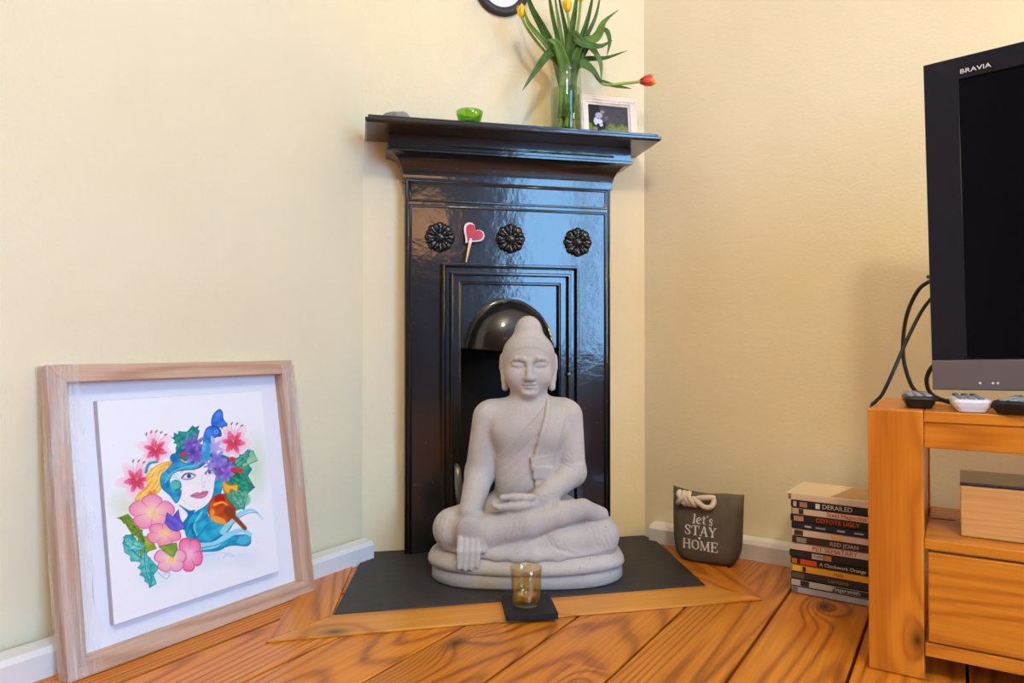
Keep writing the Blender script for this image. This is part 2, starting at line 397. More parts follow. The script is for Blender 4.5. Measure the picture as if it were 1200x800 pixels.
# ---- baseboards
def baseboard(name, p, q, th=.032, h=.043):
    p = Vector((*p, 0)); q = Vector((*q, 0)); d = q-p; L = d.length
    o = MB().loft([[(x, 0, 0), (x, -th, 0), (x, -th, h-.008), (x, -th+.006, h), (x, 0, h+.002)] for x in (0, L)]).obj(name, M['white_paint'])
    o.location = p+Vector((0, 0, .0004)); o.rotation_euler = (0, 0, math.atan2(d.y, d.x)); struct(o)
baseboard('baseboard_left', (E_[0]+.002*q2, E_[1]-.002*q2), (A[0]+.002, A[1]-.03), .034)
bdir = Vector((math.cos(WR), math.sin(WR)))
p1 = Vector(B)+bdir*.03+Vector((bdir.y, -bdir.x))*.002
baseboard('baseboard_right', tuple(p1), tuple(p1+bdir*3.3), .038)

# ------------------------------------------------------------------ cast-iron fireplace
fp = thing('fireplace', 'tall glossy black cast-iron fireplace with mantel shelf in the wall corner', 'fireplace')
E = M['enamel']
def part(mb, name, parent=fp, mat=E, **k): return mb.obj(name, mat, parent, **k)
# plate: stiles and header round the fire opening
mb = MB(); so = [(-.25, .0058), (-.122, .0058), (-.122, .634), (.122, .634), (.122, .0058), (.25, .0058), (.25, .872), (-.25, .872)]
mb.prism_y(so, -.040, -.001)
part(mb, 'surround_plate', bevel=.002)
# fire recess behind the opening
mb = MB(); mb.box(-.14, .14, .10, .104, .006, .5); mb.box(-.14, -.13, -.02, .10, .006, .5); mb.box(.13, .14, -.02, .10, .006, .5); mb.box(-.14, .14, -.02, .10, .49, .5)
part(mb, 'fire_recess', mat=M['soot'])
def bead(path, r, name='moulding', y=-.040):
    """half-round rib run round a path in the x-z plane with mitred corners"""
    rings = []; n = 8; P_ = [Vector((x, z)) for x, z in path]
    for i, p in enumerate(P_):
        d0 = (p-P_[i-1]).normalized() if i else None; d1 = (P_[i+1]-p).normalized() if i+1 < len(P_) else None
        if d0 is None: d0 = d1
        if d1 is None: d1 = d0
        nn = (Vector((-d0.y, d0.x))+Vector((-d1.y, d1.x))); nn = nn/(max(.3, nn.length_squared/2))
        rings.append([(p.x+nn.x*r*math.cos(a), y-r*.8*math.sin(a), p.y+nn.y*r*math.cos(a)) for a in [math.pi*k/(n-1) for k in range(n)]])
    return part(MB().loft(rings, True, True), name, smooth=True)
# raised outer rim, frieze rectangle, big panel rectangle
bead([(-.2465, .006), (-.2465, .868), (.2465, .868), (.2465, .006)], .0035)
bead([(-.238, .863), (.238, .863), (.238, .821), (-.238, .821), (-.238, .8635)], .003)
bead([(-.237, .006), (-.237, .8085), (.237, .8085), (.237, .006)], .0035)
# stepped inner architrave round the hood
def arch_ring(x, zt, wd_, y0, y1, name='architrave'):
    mb = MB()
    o = [(-x, .006), (-x, zt), (x, zt), (x, .006)]; i_ = [(-x+wd_, .006), (-x+wd_, zt-wd_), (x-wd_, zt-wd_), (x-wd_, .006)]
    rings = [[(a[0], y0, a[1]), (a[0], y1, a[1]), (b[0], y1, b[1]), (b[0], y0, b[1])] for a, b in zip(o, i_)]
    return part(mb.loft(rings), name, bevel=.0018, seg=2)
arch_ring(.166, .677, .007, -.038, -.054)
arch_ring(.157, .668, .012, -.038, -.045)
arch_ring(.146, .657, .007, -.030, -.052)
arch_ring(.139, .650, .020, -.020, -.037)
# hood plate with the raised domed hood
mb = MB(); hx, z0, z1 = .121, .478, .634; nx, nz = 48, 40
vs = []; fs = []
for j in range(nz+1):
    for i in range(nx+1):
        x = -hx+2*hx*i/nx; z = z0+(z1-z0)*j/nz
        rr = (x/.099)**2+((z-.470)/.118)**2
        y = -.026-.052*math.sqrt(max(0, 1-rr)) if rr < 1 else -.026
        # keep a crisp arched rim
        y -= .004*math.exp(-((math.sqrt(rr)-1.02)/.035)**2)
        # lower lip sags slightly forward
        vs.append((x, y, z-.006*math.cos(x/hx*math.pi/2)*(1-j/nz)))
for j in range(nz):
    for i in range(nx): a = j*(nx+1)+i; fs.append((a, a+1, a+nx+2, a+nx+1))
mb.add(vs, fs); ho = part(mb, 'hood', smooth=True)
sm = ho.modifiers.new('solid', 'SOLIDIFY'); sm.thickness = .005; sm.offset = -1
bead([(-.118, .484), (-.118, .631), (.118, .631), (.118, .484)], .0018, 'hood_edging', y=-.0265)
# rosettes
for rx, rz in ((-.169, .737), (-.001, .739), (.166, .736)):
    n = 64; prof = [(.0355, 0), (.0355, .004), (.029, .009), (.019, .0065), (.011, .005), (.009, .011), (.004, .013), (.0004, .0132)]
    rings = []
    for k_, (r0, d) in enumerate(prof):
        ring = []
        for k in range(n):
            a = 2*math.pi*k/n; lobe = abs(math.cos(4*a)); amp = (.86+.14*lobe) if k_ < 3 else 1
            dd = d*(.55+.6*lobe) if 1 <= k_ <= 4 else d
            ring.append((rx+r0*amp*math.cos(a), -.0395-dd, rz+r0*amp*math.sin(a)))
        rings.append(ring)
    ro = part(MB().loft(rings), 'rosette', smooth=True)
    for k in range(8):
        a = 2*math.pi*k/8+math.pi/8
        t0 = Vector((rx+.013*math.cos(a), -.047, rz+.013*math.sin(a))); t1 = Vector((rx+.027*math.cos(a), -.0485, rz+.027*math.sin(a)))
        t2 = Vector((rx+.033*math.cos(a), -.044, rz+.033*math.sin(a)))
        part(MB().tube([t0, (t0+t1)/2+Vector((0, -.002, 0)), t1, t2], [.0018, .0040, .0046, .002], 8), 'petal', ro, smooth=True)
# cove cornice: rings follow a U plan (left return, front, right return)
def u_ring(o, z, bx=.25, by=.040): return [(-bx-o, -.001, z), (-bx-o, -by-o, z), (bx+o, -by-o, z), (bx+o, -.001, z)]
prof = [(.0, .866), (.004, .868), (.004, .873)]
for k in range(1, 15):
    a = math.pi/2*k/14; prof.append((.004+.036*(1-math.cos(a)), .873+.050*math.sin(a)))
prof += [(.0425, .923), (.0425, .928), (.039, .930), (.039, .962)]
co = part(MB().loft([u_ring(*p) for p in prof]), 'cornice', bevel=.0012)
bead([(-.245, .9385), (.245, .9385)], .0022, 'cornice_rib', y=-.079)
# shelf with stepped edge
def s_ring(o, z): return [(-.337-o, -.0015, z), (-.337-o, -.146-o, z), (.333+o, -.146-o, z), (.333+o, -.0015, z)]
part(MB().loft([s_ring(*p) for p in [(0, .9622), (.004, .966), (.004, .972), (-.002, .974), (-.002, .9795)]]), 'mantel_shelf', bevel=.001)
# damper lever / handle low on the left, small stud on the right
pts = spline([(-.131, -.040, .205), (-.131, -.066, .20), (-.130, -.076, .165), (-.125, -.070, .13), (-.120, -.048, .112), (-.119, -.036, .108)], 8)
part(MB().tube(pts, [.005+.005*math.sin(math.pi*i/(len(pts)-1)) for i in range(len(pts))], 10), 'lever_handle', mat=M['iron'], smooth=True)
part(MB().lathe([(.0045, 0), (.0045, .003), (.002, .0045), (.0005, .0047)], 16), 'stud', mat=M['iron'], loc=(.1405, -.051, .416), rot=(R(90), 0, 0), smooth=True)

# ------------------------------------------------------------------ seated stone statue (distance field -> surface nets)
def build_statue_mesh():
    h = .00165; lo = np.array([-.218, -.142, .034]); hi = np.array([.218, .112, .556])
    ax = [np.arange(lo[i], hi[i], h, dtype=np.float32) for i in range(3)]
    D = np.full([len(a) for a in ax], .1, np.float32)
    def sl(a, b):
        S = []
        for i in range(3):
            i0 = int(max(0, np.floor((a[i]-lo[i])/h))); i1 = int(min(len(ax[i]), np.ceil((b[i]-lo[i])/h)+1)); S.append(slice(i0, max(i0+1, i1)))
        S = tuple(S); return S, ax[0][S[0]][:, None, None], ax[1][S[1]][None, :, None], ax[2][S[2]][None, None, :]
    def smin(a, b, k):
        if k <= 0: return np.minimum(a, b)
        t = np.maximum(k-np.abs(a-b), 0)/k; return np.minimum(a, b)-t*t*k*.25
    def merge(S, d, k, mode):
        if mode == 'u': D[S] = smin(D[S], d, k)
        else: D[S] = -smin(-D[S], d, k)
    def ell(c, r, k=.01, mode='u', rot=(0, 0, 0)):
        m = max(r)+k+.006; S, X, Y, Z = sl([c[i]-m for i in range(3)], [c[i]+m for i in range(3)])
        x, y, z = X-c[0], Y-c[1], Z-c[2]
        if any(rot):
            Mi = np.array(Matrix.Rotation(rot[2], 3, 'Z') @ Matrix.Rotation(rot[1], 3, 'Y') @ Matrix.Rotation(rot[0], 3, 'X')).T
            x, y, z = Mi[0, 0]*x+Mi[0, 1]*y+Mi[0, 2]*z, Mi[1, 0]*x+Mi[1, 1]*y+Mi[1, 2]*z, Mi[2, 0]*x+Mi[2, 1]*y+Mi[2, 2]*z
        k0 = np.sqrt((x/r[0])**2+(y/r[1])**2+(z/r[2])**2); k1 = np.sqrt((x/r[0]**2)**2+(y/r[1]**2)**2+(z/r[2]**2)**2)
        merge(S, (k0*(k0-1)/np.maximum(k1, 1e-6)).astype(np.float32), k, mode)
    def segd(X, Y, Z, a, b):
        ab = np.array(b, float)-np.array(a, float); L2 = float(ab@ab)+1e-12
        t = np.clip(((X-a[0])*ab[0]+(Y-a[1])*ab[1]+(Z-a[2])*ab[2])/L2, 0, 1)
        return np.sqrt((X-a[0]-t*ab[0])**2+(Y-a[1]-t*ab[1])**2+(Z-a[2]-t*ab[2])**2), t
    def cap(a, b, ra, rb, k=.01, mode='u'):
        m = max(ra, rb)+k+.004
        S, X, Y, Z = sl([min(a[i], b[i])-m for i in range(3)], [max(a[i], b[i])+m for i in range(3)])
        d, t = segd(X, Y, Z, a, b); merge(S, (d-(ra+(rb-ra)*t)).astype(np.float32), k, mode)
    def chain(pts, rs, k=.01, mode='u'):
        for i in range(len(pts)-1): cap(pts[i], pts[i+1], rs[i], rs[i+1], k if i == 0 else max(k, .004), mode)
    def dist2(px, pz, path):
        d = None
        for a, b in zip(path[:-1], path[1:]):
            e = (b[0]-a[0], b[1]-a[1]); t = np.clip(((px-a[0])*e[0]+(pz-a[1])*e[1])/(e[0]**2+e[1]**2+1e-12), 0, 1)
            q = np.sqrt((px-a[0]-t*e[0])**2+(pz-a[1]-t*e[1])**2); d = q if d is None else np.minimum(d, q)
        return d
    def groove(path, amp, wid, ymax=0, lim=.006):
        xs = [p[0] for p in path]; zs = [p[1] for p in path]
        S, X, Y, Z = sl([min(xs)-3*wid, lo[1], min(zs)-3*wid], [max(xs)+3*wid, ymax, max(zs)+3*wid])
        g = amp*np.exp(-(dist2(X, Z, path)/wid)**2); near = np.abs(D[S]) < lim
        D[S] = D[S]+np.where(near, g, 0).astype(np.float32)
    # ---- torso
    ell((.004, .018, .120), (.098, .068, .055), .02)
    ell((.000, -.002, .190), (.064, .052, .065), .03)
    ell((.004, .000, .283), (.086, .056, .078), .04)
    ell((.004, .004, .335), (.104, .040, .028), .03)
    cap((-.070, .004, .338), (.080, .004, .340), .024, .024, .02)
    ell((-.036, -.030, .302), (.036, .026, .030), .03); ell((.046, -.030, .302), (.036, .026, .030), .03)
    cap((.005, .002, .335), (.005, -.002, .400), .036, .031, .022)
    T = D.copy()
    # ---- legs
    ell((0, -.015, .070), (.175, .085, .032), .015)
    cap((-.06, .012, .112), (-.152, -.040, .100), .050, .043, .02)
    cap((.065, .012, .112), (.150, -.038, .089), .050, .041, .02)
    chain([(.148, -.052, .087), (.062, -.080, .084), (-.03, -.078, .074)], [.041, .036, .026], .006)
    chain([(-.150, -.052, .097), (-.075, -.083, .103), (.0, -.091, .121), (.062, -.090, .141), (.112, -.074, .147), (.150, -.058, .132)], [.039, .036, .031, .026, .021, .017], .004)
    # robe fabric pooling in front between the shins
    ell((0, -.055, .064), (.165, .068, .012), .012)
    ell((-.004, -.074, .066), (.120, .046, .020), .016)
    for a, b in (((-.012, -.094, .094), (-.060, -.108, .062)), ((-.004, -.098, .094), (-.022, -.112, .060)), ((.000, -.098, .094), (.014, -.112, .060)), ((.006, -.094, .092), (.058, -.108, .058))):
        cap(a, b, .006, .009, .014)
    # ---- arm resting over the shin (right arm of the figure)
    cap((-.079, .002, .325), (-.099, .000, .208), .0355, .031, .010)
    cap((-.099, .000, .208), (-.116, -.066, .138), .031, .0235, .010)
    ell((-.1155, -.098, .108), (.0285, .017, .036), .010, rot=(R(22), 0, 0))
    for i in range(4):
        kx = -.1335+.0115*i; tip = (-.1345+.0118*i, -.1215-.001*math.sin(i), .042+(.002, 0, .001, .005)[i])
        chain([(kx+.001, -.108, .098), (kx, -.1185, .075), tip], [.0072, .0066, .0052], .0015)
    chain([(-.094, -.096, .114), (-.0885, -.110, .094), (-.0865, -.115, .076)], [.009, .0075, .006], .004)
    # ---- arm lying in the lap
    cap((.085, .002, .327), (.096, -.006, .210), .0355, .030, .010)
    cap((.096, -.006, .210), (.030, -.078, .170), .030, .0235, .010)
    ell((-.018, -.090, .160), (.045, .023, .0145), .010, rot=(0, R(-6), 0))
    for i in range(4):
        y = -.104+.0095*i
        chain([(-.03, y, .160), (-.055, y, .158), (-.070+.003*abs(i-1.5), y-.001, .1615)], [.0068, .0064, .0055], .002)
    chain([(.008, -.100, .176), (-.025, -.103, .178), (-.050, -.101, .1765)], [.0085, .0078, .0062], .003)
    # ---- head
    ell((.005, .002, .447), (.0535, .060, .060), .01)
    ell((.005, -.012, .412), (.0435, .045, .042), .022)
    ell((.005, -.046, .3825), (.014, .011, .010), .016)
    ell((-.022, -.036, .415), (.018, .016, .018), .016); ell((.032, -.036, .415), (.018, .016, .018), .016)
    # hair cap with crisp hairline
    S, X, Y, Z = sl((-.07, -.08, .42), (.08, .08, .53))
    c, r = (.005, .006, .4575), (.0562, .0630, .053)
    x, y, z = X-c[0], Y-c[1], Z-c[2]
    k0 = np.sqrt((x/r[0])**2+(y/r[1])**2+(z/r[2])**2); k1 = np.sqrt((x/r[0]**2)**2+(y/r[1]**2)**2+(z/r[2]**2)**2)
    e = k0*(k0-1)/np.maximum(k1, 1e-6); plane = (.453+.42*np.clip(-Y, -.03, .08)-.9*np.clip(np.abs(x)-.012, 0, 1)**2*18)-Z
    merge(S, np.maximum(e, plane*.8).astype(np.float32), .002, 'u')
    ell((.005, .006, .507), (.030, .031, .0355), .012)
    # brow, eyes, nose, mouth
    for s in (-1, 1):
        m = lambda v: .005+s*v
        ell((m(.0215), -.0605, .4375), (.0165, .0085, .0075), .008, 's')
        chain([(m(.005), -.0585, .446), (m(.016), -.0580, .4525), (m(.028), -.0530, .4515), (m(.039), -.0435, .445)], [.003, .0032, .003, .002], .006)
        ell((m(.0215), -.0485, .4375), (.0150, .0078, .0062), .003)
        chain([(m(.0085), -.0535, .4345), (m(.0215), -.0585, .4325), (m(.035), -.0495, .4345)], [.0009, .0012, .0009], .001, 's')
        ell((m(.0075), -.0605, .4105), (.0055, .006, .0048), .004)
        # long ears
        ell((m(.0565), .006, .443), (.0065, .013, .019), .003); chain([(m(.0560), .004, .432), (m(.0525), .002, .408), (m(.0500), .000, .389)], [.0065, .006, .0072], .004)
        ell((m(.0625), .000, .443), (.004, .006, .011), .002, 's')
    chain([(.005, -.0575, .4470), (.005, -.0620, .430), (.005, -.0675, .4135)], [.0042, .0050, .0068], .006)
    ell((.005, -.0665, .4110), (.0070, .0055, .0048), .004)
    chain([(-.0105, -.0515, .3975), (-.002, -.0568, .3995), (.005, -.0578, .3985), (.012, -.0568, .3995), (.0205, -.0515, .3975)], [.0022, .0034, .0036, .0034, .0022], .003)
    chain([(-.007, -.0515, .3925), (.005, -.0562, .3915), (.017, -.0515, .3925)], [.0026, .0040, .0026], .003)
    chain([(-.0125, -.0525, .3965), (.005, -.0605, .3955), (.0225, -.0525, .3965)], [.001, .0014, .001], .0012, 's')
    chain([(-.006, -.0560, .3865), (.005, -.0590, .3858), (.016, -.0560, .3865)], [.0022, .0030, .0022], .006, 's')
    # ---- robe sash over the shoulder, with folded end
    S, X, Y, Z = sl((-.02, -.10, .17), (.12, .06, .385)); t = T[S]
    path = [(.068, .385), (.056, .325), (.037, .262), (.0325, .225)]
    b = dist2(X, Z, path)-.0215
    merge(S, np.maximum(np.maximum(t-.009*np.clip((.376-Z)/.035, .15, 1), -t-.01), b).astype(np.float32), .0025, 'u')
    for (cx, zz, wx, hz, lift, tilt) in ((.031, .238, .0235, .014, .010, .10), (.033, .218, .0205, .013, .0125, -.08), (.036, .197, .0200, .014, .010, .12)):
        xx = (X-cx)+tilt*(Z-zz); bz = np.maximum(np.abs(xx)-wx, np.abs(Z-zz-tilt*(X-cx))-hz)
        merge(S, np.maximum(np.maximum(t-lift, -t-.01), bz).astype(np.float32), .002, 'u')
    groove([(.052, .375), (.040, .320), (.022, .258)], .0012, .0022); groove([(.074, .370), (.063, .318), (.047, .262)], .0012, .0022)
    # robe hem across the chest and drapery creases
    S, X, Y, Z = sl((-.085, -.10, .16), (.06, .02, .36)); t = T[S]
    hem = ((Z-.245)-(X+.062)*1.08)   # below the diagonal is draped
    merge(S, np.maximum(np.maximum(t-.0028, -t-.01), hem*.68).astype(np.float32), .001, 'u')
    for off in (.016, .033, .051, .070, .090):
        groove([(-.058+off*.25, .238-off), (-.02+off*.15, .274-off*1.05), (.022, .315-off*1.2)], .0011, .0024)
    for off in (0, .008, .016, .024):
        groove([(.074+off*.6, .232+off), (.092, .224+off), (.118, .236+off)], .0011, .002, .02)
    for i in range(4): groove([(.028+i*.007, .187-i*.002), (.036+i*.007, .170), (.030+i*.008, .154)], .001, .002, -.05)
    # folds on the legs
    for i in range(3): groove([(-.028+.011*i, .128+.004*i), (-.036+.011*i, .108+.003*i)], .0012, .0022, -.05)
    for i in range(4): groove([(.036+i*.010, .102-i*.003), (.047+i*.011, .086-i*.004), (.062+i*.012, .076-i*.004)], .0012, .0024, -.05)
    for i in range(4): groove([(.128+i*.010, .112), (.131+i*.011, .095), (.142+i*.010, .076)], .0012, .0024, .0)
    for i in range(3): groove([(-.160-i*.009, .126), (-.166-i*.009, .100), (-.160-i*.008, .078)], .0010, .0024, .0)
    # hair band line
    groove([(-.034, .474), (-.016, .4905), (.005, .4925), (.026, .4905), (.044, .474)], .0013, .0017, -.02, .004)
    # close the underside
    D[:, :, :2] = .02; D[:, :, -2:] = .05
    # ---- surface nets
    ins = D < 0; nx, ny, nz = D.shape
    cnt = np.zeros((nx-1, ny-1, nz-1), np.int8)
    for dx in (0, 1):
        for dy in (0, 1):
            for dz in (0, 1): cnt += ins[dx:nx-1+dx, dy:ny-1+dy, dz:nz-1+dz]
    cells = np.argwhere((cnt > 0) & (cnt < 8)); idx = np.full(cnt.shape, -1, np.int32); idx[tuple(cells.T)] = np.arange(len(cells))
    acc = np.zeros((len(cells), 3)); num = np.zeros(len(cells)); i, j, k = cells.T
    corners = [(a, b, c) for a in (0, 1) for b in (0, 1) for c in (0, 1)]
    for c0 in corners:
        for d in range(3):
            if c0[d]: continue
            c1 = list(c0); c1[d] = 1
            v0 = D[i+c0[0], j+c0[1], k+c0[2]]; v1 = D[i+c1[0], j+c1[1], k+c1[2]]; m = (v0 < 0) != (v1 < 0)
            t = np.where(m, v0/np.where(v0 == v1, 1, v0-v1), 0)
            p = np.tile(np.array(c0, float), (len(cells), 1)); p[:, d] += t
            acc[m] += p[m]; num[m] += 1
    V = (cells+acc/num[:, None])*h+lo
    F = []
    for d in range(3):
        e, f = (d+1) % 3, (d+2) % 3
        s0 = [slice(None)]*3; s1 = [slice(None)]*3; s0[d] = slice(0, -1); s1[d] = slice(1, None)
        a = ins[tuple(s0)]; b = ins[tuple(s1)]; ed = np.argwhere(a != b)
        ed = ed[(ed[:, e] > 0) & (ed[:, f] > 0) & (ed[:, e] < D.shape[e]-1) & (ed[:, f] < D.shape[f]-1)]
        flip = a[tuple(ed.T)]
        def get(oe, of_):
            q = ed.copy(); q[:, e] += oe; q[:, f] += of_; return idx[tuple(q.T)]
        Q = np.stack([get(-1, -1), get(0, -1), get(0, 0), get(-1, 0)], 1)
        Q[~flip] = Q[~flip][:, ::-1]; F.append(Q[(Q >= 0).all(1)])
    F = np.concatenate(F)
    # one light relaxation of the stair-stepping
    for _ in range(2):
        sm = np.zeros_like(V); n = np.zeros(len(V))
        for a, b in ((0, 1), (1, 2), (2, 3), (3, 0)):
            np.add.at(sm, F[:, a], V[F[:, b]]); np.add.at(n, F[:, a], 1); np.add.at(sm, F[:, b], V[F[:, a]]); np.add.at(n, F[:, b], 1)
        V = V*.5+.5*sm/np.maximum(n, 1)[:, None]
    me = bpy.data.meshes.new('figure'); me.vertices.add(len(V)); me.vertices.foreach_set('co', V.astype(np.float32).ravel())
    me.loops.add(F.size); me.loops.foreach_set('vertex_index', F.astype(np.int32).ravel())
    me.polygons.add(len(F)); me.polygons.foreach_set('loop_start', np.arange(0, F.size, 4, dtype=np.int32)); me.polygons.foreach_set('loop_total', np.full(len(F), 4, np.int32))
    me.update(calc_edges=True); me.validate(); return me
st = thing('stone_statue', 'pale grey carved stone figure seated cross-legged before the black fireplace', 'statue', (-.004, -.215, .0057), (0, 0, R(-12)))
link('figure', build_statue_mesh(), M['stone'], st, smooth=True)
def slab(name, prof, ex, hw, hd, cy, front_bulge=0, seed=0):
    rg = random.Random(seed); n = 96; ph = [rg.uniform(0, 6.28) for _ in range(4)]; rings = []
    for inset, z in prof:
        ring = []
        for k in range(n):
            a = 2*math.pi*k/n; c, s = math.cos(a), math.sin(a)
            wob = 1+.006*math.sin(3*a+ph[0])+.005*math.sin(7*a+ph[1])
            x = math.copysign(abs(c)**(2/ex), c)*(hw-inset)*wob; y = math.copysign(abs(s)**(2/ex), s)*(hd-inset)*wob+cy
            ring.append((x, y, z+.0015*math.sin(4*a+ph[2])*(z > .002)))
        rings.append(ring)
    return MB().loft(rings).obj(name, M['stone'], st, smooth=True)
slab('plinth', [(.004, 0), (.0, .004), (.001, .026), (.006, .032)], 2.7, .199, .118, -.008, seed=3)
slab('seat_slab', [(.012, .026), (.004, .029), (.0, .036), (.001, .043), (.005, .050), (.013, .056), (.030, .061), (.07, .064)], 2.6, .205, .124, -.009, seed=5)

# ------------------------------------------------------------------ framed artwork leaning on the left wall
pic = thing('framed_picture', 'large square pale oak box frame with colourful floral portrait leaning on the wall', 'picture', (-.7555, -.5565, .0012), (R(-9), 0, R(45)))
FW, FH, FD, MW = .453, .459, .031, .027
def rail(pts, mat, nm='frame_rail'): return MB().loft(pts).obj(nm, mat, pic, bevel=.0012, seg=2)
def ring4(o, i_): return [(o[0], 0, o[1]), (o[0], FD, o[1]), (i_[0], FD, i_[1]), (i_[0], 0.0, i_[1])]
oc = [(0, 0), (FW, 0), (FW, FH), (0, FH)]; ic = [(MW, MW), (FW-MW, MW), (FW-MW, FH-MW), (MW, FH-MW)]
for k in range(4): rail([ring4(oc[k], ic[k]), ring4(oc[(k+1) % 4], ic[(k+1) % 4])], M['oak'] if k % 2 == 0 else M['oak_v'])
MB().box(MW-.004, FW-MW+.004, .0245, .0275, MW-.004, FH-MW+.004).obj('backing_board', M['board'], pic)
CU0, CU1, CV0, CV1 = .074, .382, .057, .402
cv = MB().box(CU0, CU1, .0125, .0240, CV0, CV1).obj('canvas', M['canvas_edge'], pic, bevel=.0006, seg=1)

def art_colors(u, v):
    """watercolour portrait with flowers, drawn in a 700 x 800 sheet and mapped on the canvas"""
    H = np.array([[0.001251677424, -9.604789e-05, -0.0096411023], [-0.00036494087, -0.0011113535, 1.0407191993], [-0.00029220077, 5.66313e-05, 1]])
    Hi = np.linalg.inv(H); w_ = Hi[2, 0]*u+Hi[2, 1]*v+Hi[2, 2]; x = (Hi[0, 0]*u+Hi[0, 1]*v+Hi[0, 2])/w_; y = (Hi[1, 0]*u+Hi[1, 1]*v+Hi[1, 2])/w_
    img = np.empty(u.shape+(3,)); img[:] = (241, 240, 245)
    rg = np.random.RandomState(3)
    def paint(al, c): 
        nonlocal img
        c = np.array(c, float); img = img*(1-al[..., None])+al[..., None]*c
    def sd(pts):
        p = np.array(pts, float); d = np.full(x.shape, 1e9); ins = np.zeros(x.shape, bool); n = len(p)
        for i in range(n):
            a, b = p[i], p[(i+1) % n]; e = b-a; t = np.clip(((x-a[0])*e[0]+(y-a[1])*e[1])/(e@e+1e-9), 0, 1)
            d = np.minimum(d, np.hypot(x-a[0]-t*e[0], y-a[1]-t*e[1]))
            cr = ((a[1] <= y) & (b[1] > y)) | ((b[1] <= y) & (a[1] > y))
            ins ^= cr & (x < a[0]+(y-a[1])/(e[1] if abs(e[1]) > 1e-9 else 1e-9)*e[0])
        return np.where(ins, -d, d)
    def wash(d): return np.clip(.5-d/3.2, 0, 1)
    def mot(sc, ph): return .5+.5*np.sin(x/sc+ph+1.7*np.sin(y/sc*.8+ph*2))*np.cos(y/sc*1.1-ph+1.3*np.sin(x/sc*.7))
    def blob(pts, c, c2=None, edge=None, smooth=True, a=1., sc=14):
        p = spline(pts, 5, True) if smooth else pts; d = sd(p); al = wash(d)*a; m = mot(sc, len(pts)+pts[0][0])[..., None]
        cc = np.array(c, float)*(1-m)+np.array(c2 if c2 else c, float)*m
        nonlocal img; img = img*(1-al[..., None])+al[..., None]*cc
        if edge: paint(np.clip(1-np.abs(d+1.5)/3, 0, 1)*.75*a, edge)
    def ellp(cx, cy, rx, ry, c, rot=0, soft=3., a=1.):
        cr, sr = math.cos(rot), math.sin(rot); X = (x-cx)*cr+(y-cy)*sr; Y = -(x-cx)*sr+(y-cy)*cr
        d = (np.sqrt((X/rx)**2+(Y/ry)**2)-1)*min(rx, ry); paint(np.clip(.5-d/soft, 0, 1)*a, c)
    def stroke(pts, w0, w1, c, a=1.):
        p = np.array(spline(pts, 6)); n = len(p)
        best = np.full(x.shape, 1e9)
        for i in range(n-1):
            A_, B_ = p[i], p[i+1]; e = B_-A_; t = np.clip(((x-A_[0])*e[0]+(y-A_[1])*e[1])/(e@e+1e-9), 0, 1)
            ww = w0+(w1-w0)*(i+t)/(n-1); best = np.minimum(best, np.hypot(x-A_[0]-t*e[0], y-A_[1]-t*e[1])-ww/2)
        paint(np.clip(.5-best/2.5, 0, 1)*a, c)
    def bloom(cx, cy, r, n, cin, cout, cedge, rot=0, sq=1., wav=.12):
        dx, dy = x-cx, (y-cy)/sq; rr = np.hypot(dx, dy); th = np.arctan2(dy, dx)-rot
        lob = np.abs(np.cos(n*th/2)); R_ = r*(.72+.28*np.sqrt(lob)+wav*.35*np.sin(9*th)*.3)
        al = np.clip(.5-(rr-R_)/3, 0, 1); t = np.clip(rr/np.maximum(R_, 1), 0, 1)[..., None]
        c_ = np.array(cin)*(1-t)**1.2+np.array(cout)*(1-(1-t)**1.2); vein = (.5+.5*np.cos(n*th*6))[..., None]*.14*t
        c_ = c_*(1-vein)+np.array(cedge)*vein
        nonlocal img; img = img*(1-al[..., None])+al[..., None]*c_
        paint(np.clip(1-np.abs(rr-R_+3)/4, 0, 1)*.7*(rr < R_+3), cedge)
        paint(np.clip(1-lob*7, 0, 1)*.5*(rr < R_)*(rr > r*.25), cedge)
    def star(cx, cy, r, n, cin, cout, rot=0, a=1., pw=.28):
        dx, dy = x-cx, y-cy; rr = np.hypot(dx, dy); th = np.arctan2(dy, dx)-rot; lob = np.abs(np.cos(n*th/2))
        R_ = r*(pw+(1-pw)*lob**2.2); al = np.clip(.5-(rr-R_)/4, 0, 1)*a; t = np.clip(rr/r, 0, 1)[..., None]
        c_ = np.array(cin)*(1-t)+np.array(cout)*t
        nonlocal img; img = img*(1-al[..., None])+al[..., None]*c_
    def holly(p0, p1, wd_, n, c, c2, ce, bend=0.):
        p0, p1 = np.array(p0, float), np.array(p1, float); d = p1-p0; L = np.hypot(*d); d = d/L; nn = np.array([-d[1], d[0]]); pts = []
        def at(t, s): return p0+d*L*t+nn*(s*wd_*math.sin(math.pi*min(.98, t*.9+.08))+bend*L*math.sin(math.pi*t))
        for sd_ in (1, -1):
            rr_ = range(n) if sd_ > 0 else range(n-1, -1, -1)
            for k in rr_:
                t0, t1 = k/n, (k+1)/n
                seq = [at(t0+.02, sd_*.95), at((t0+t1)/2, sd_*.52), at(t1-.02, sd_*.62)]
                pts += seq if sd_ > 0 else seq[::-1]
            if sd_ > 0: pts.append(p1)
        blob([tuple(q) for q in pts], c, c2, ce, False, 1., 9)
        stroke([tuple(at(t, 0)) for t in (0, .33, .66, 1)], 4, 1.5, ce, .8)
        for k in range(1, n): stroke([tuple(at(k/n, 0)), tuple(at(k/n+.05, .7))], 2, 1, ce, .6); stroke([tuple(at(k/n, 0)), tuple(at(k/n+.05, -.7))], 2, 1, ce, .6)
    teal, teal2, teald = (24, 140, 122), (60, 178, 160), (10, 84, 92)
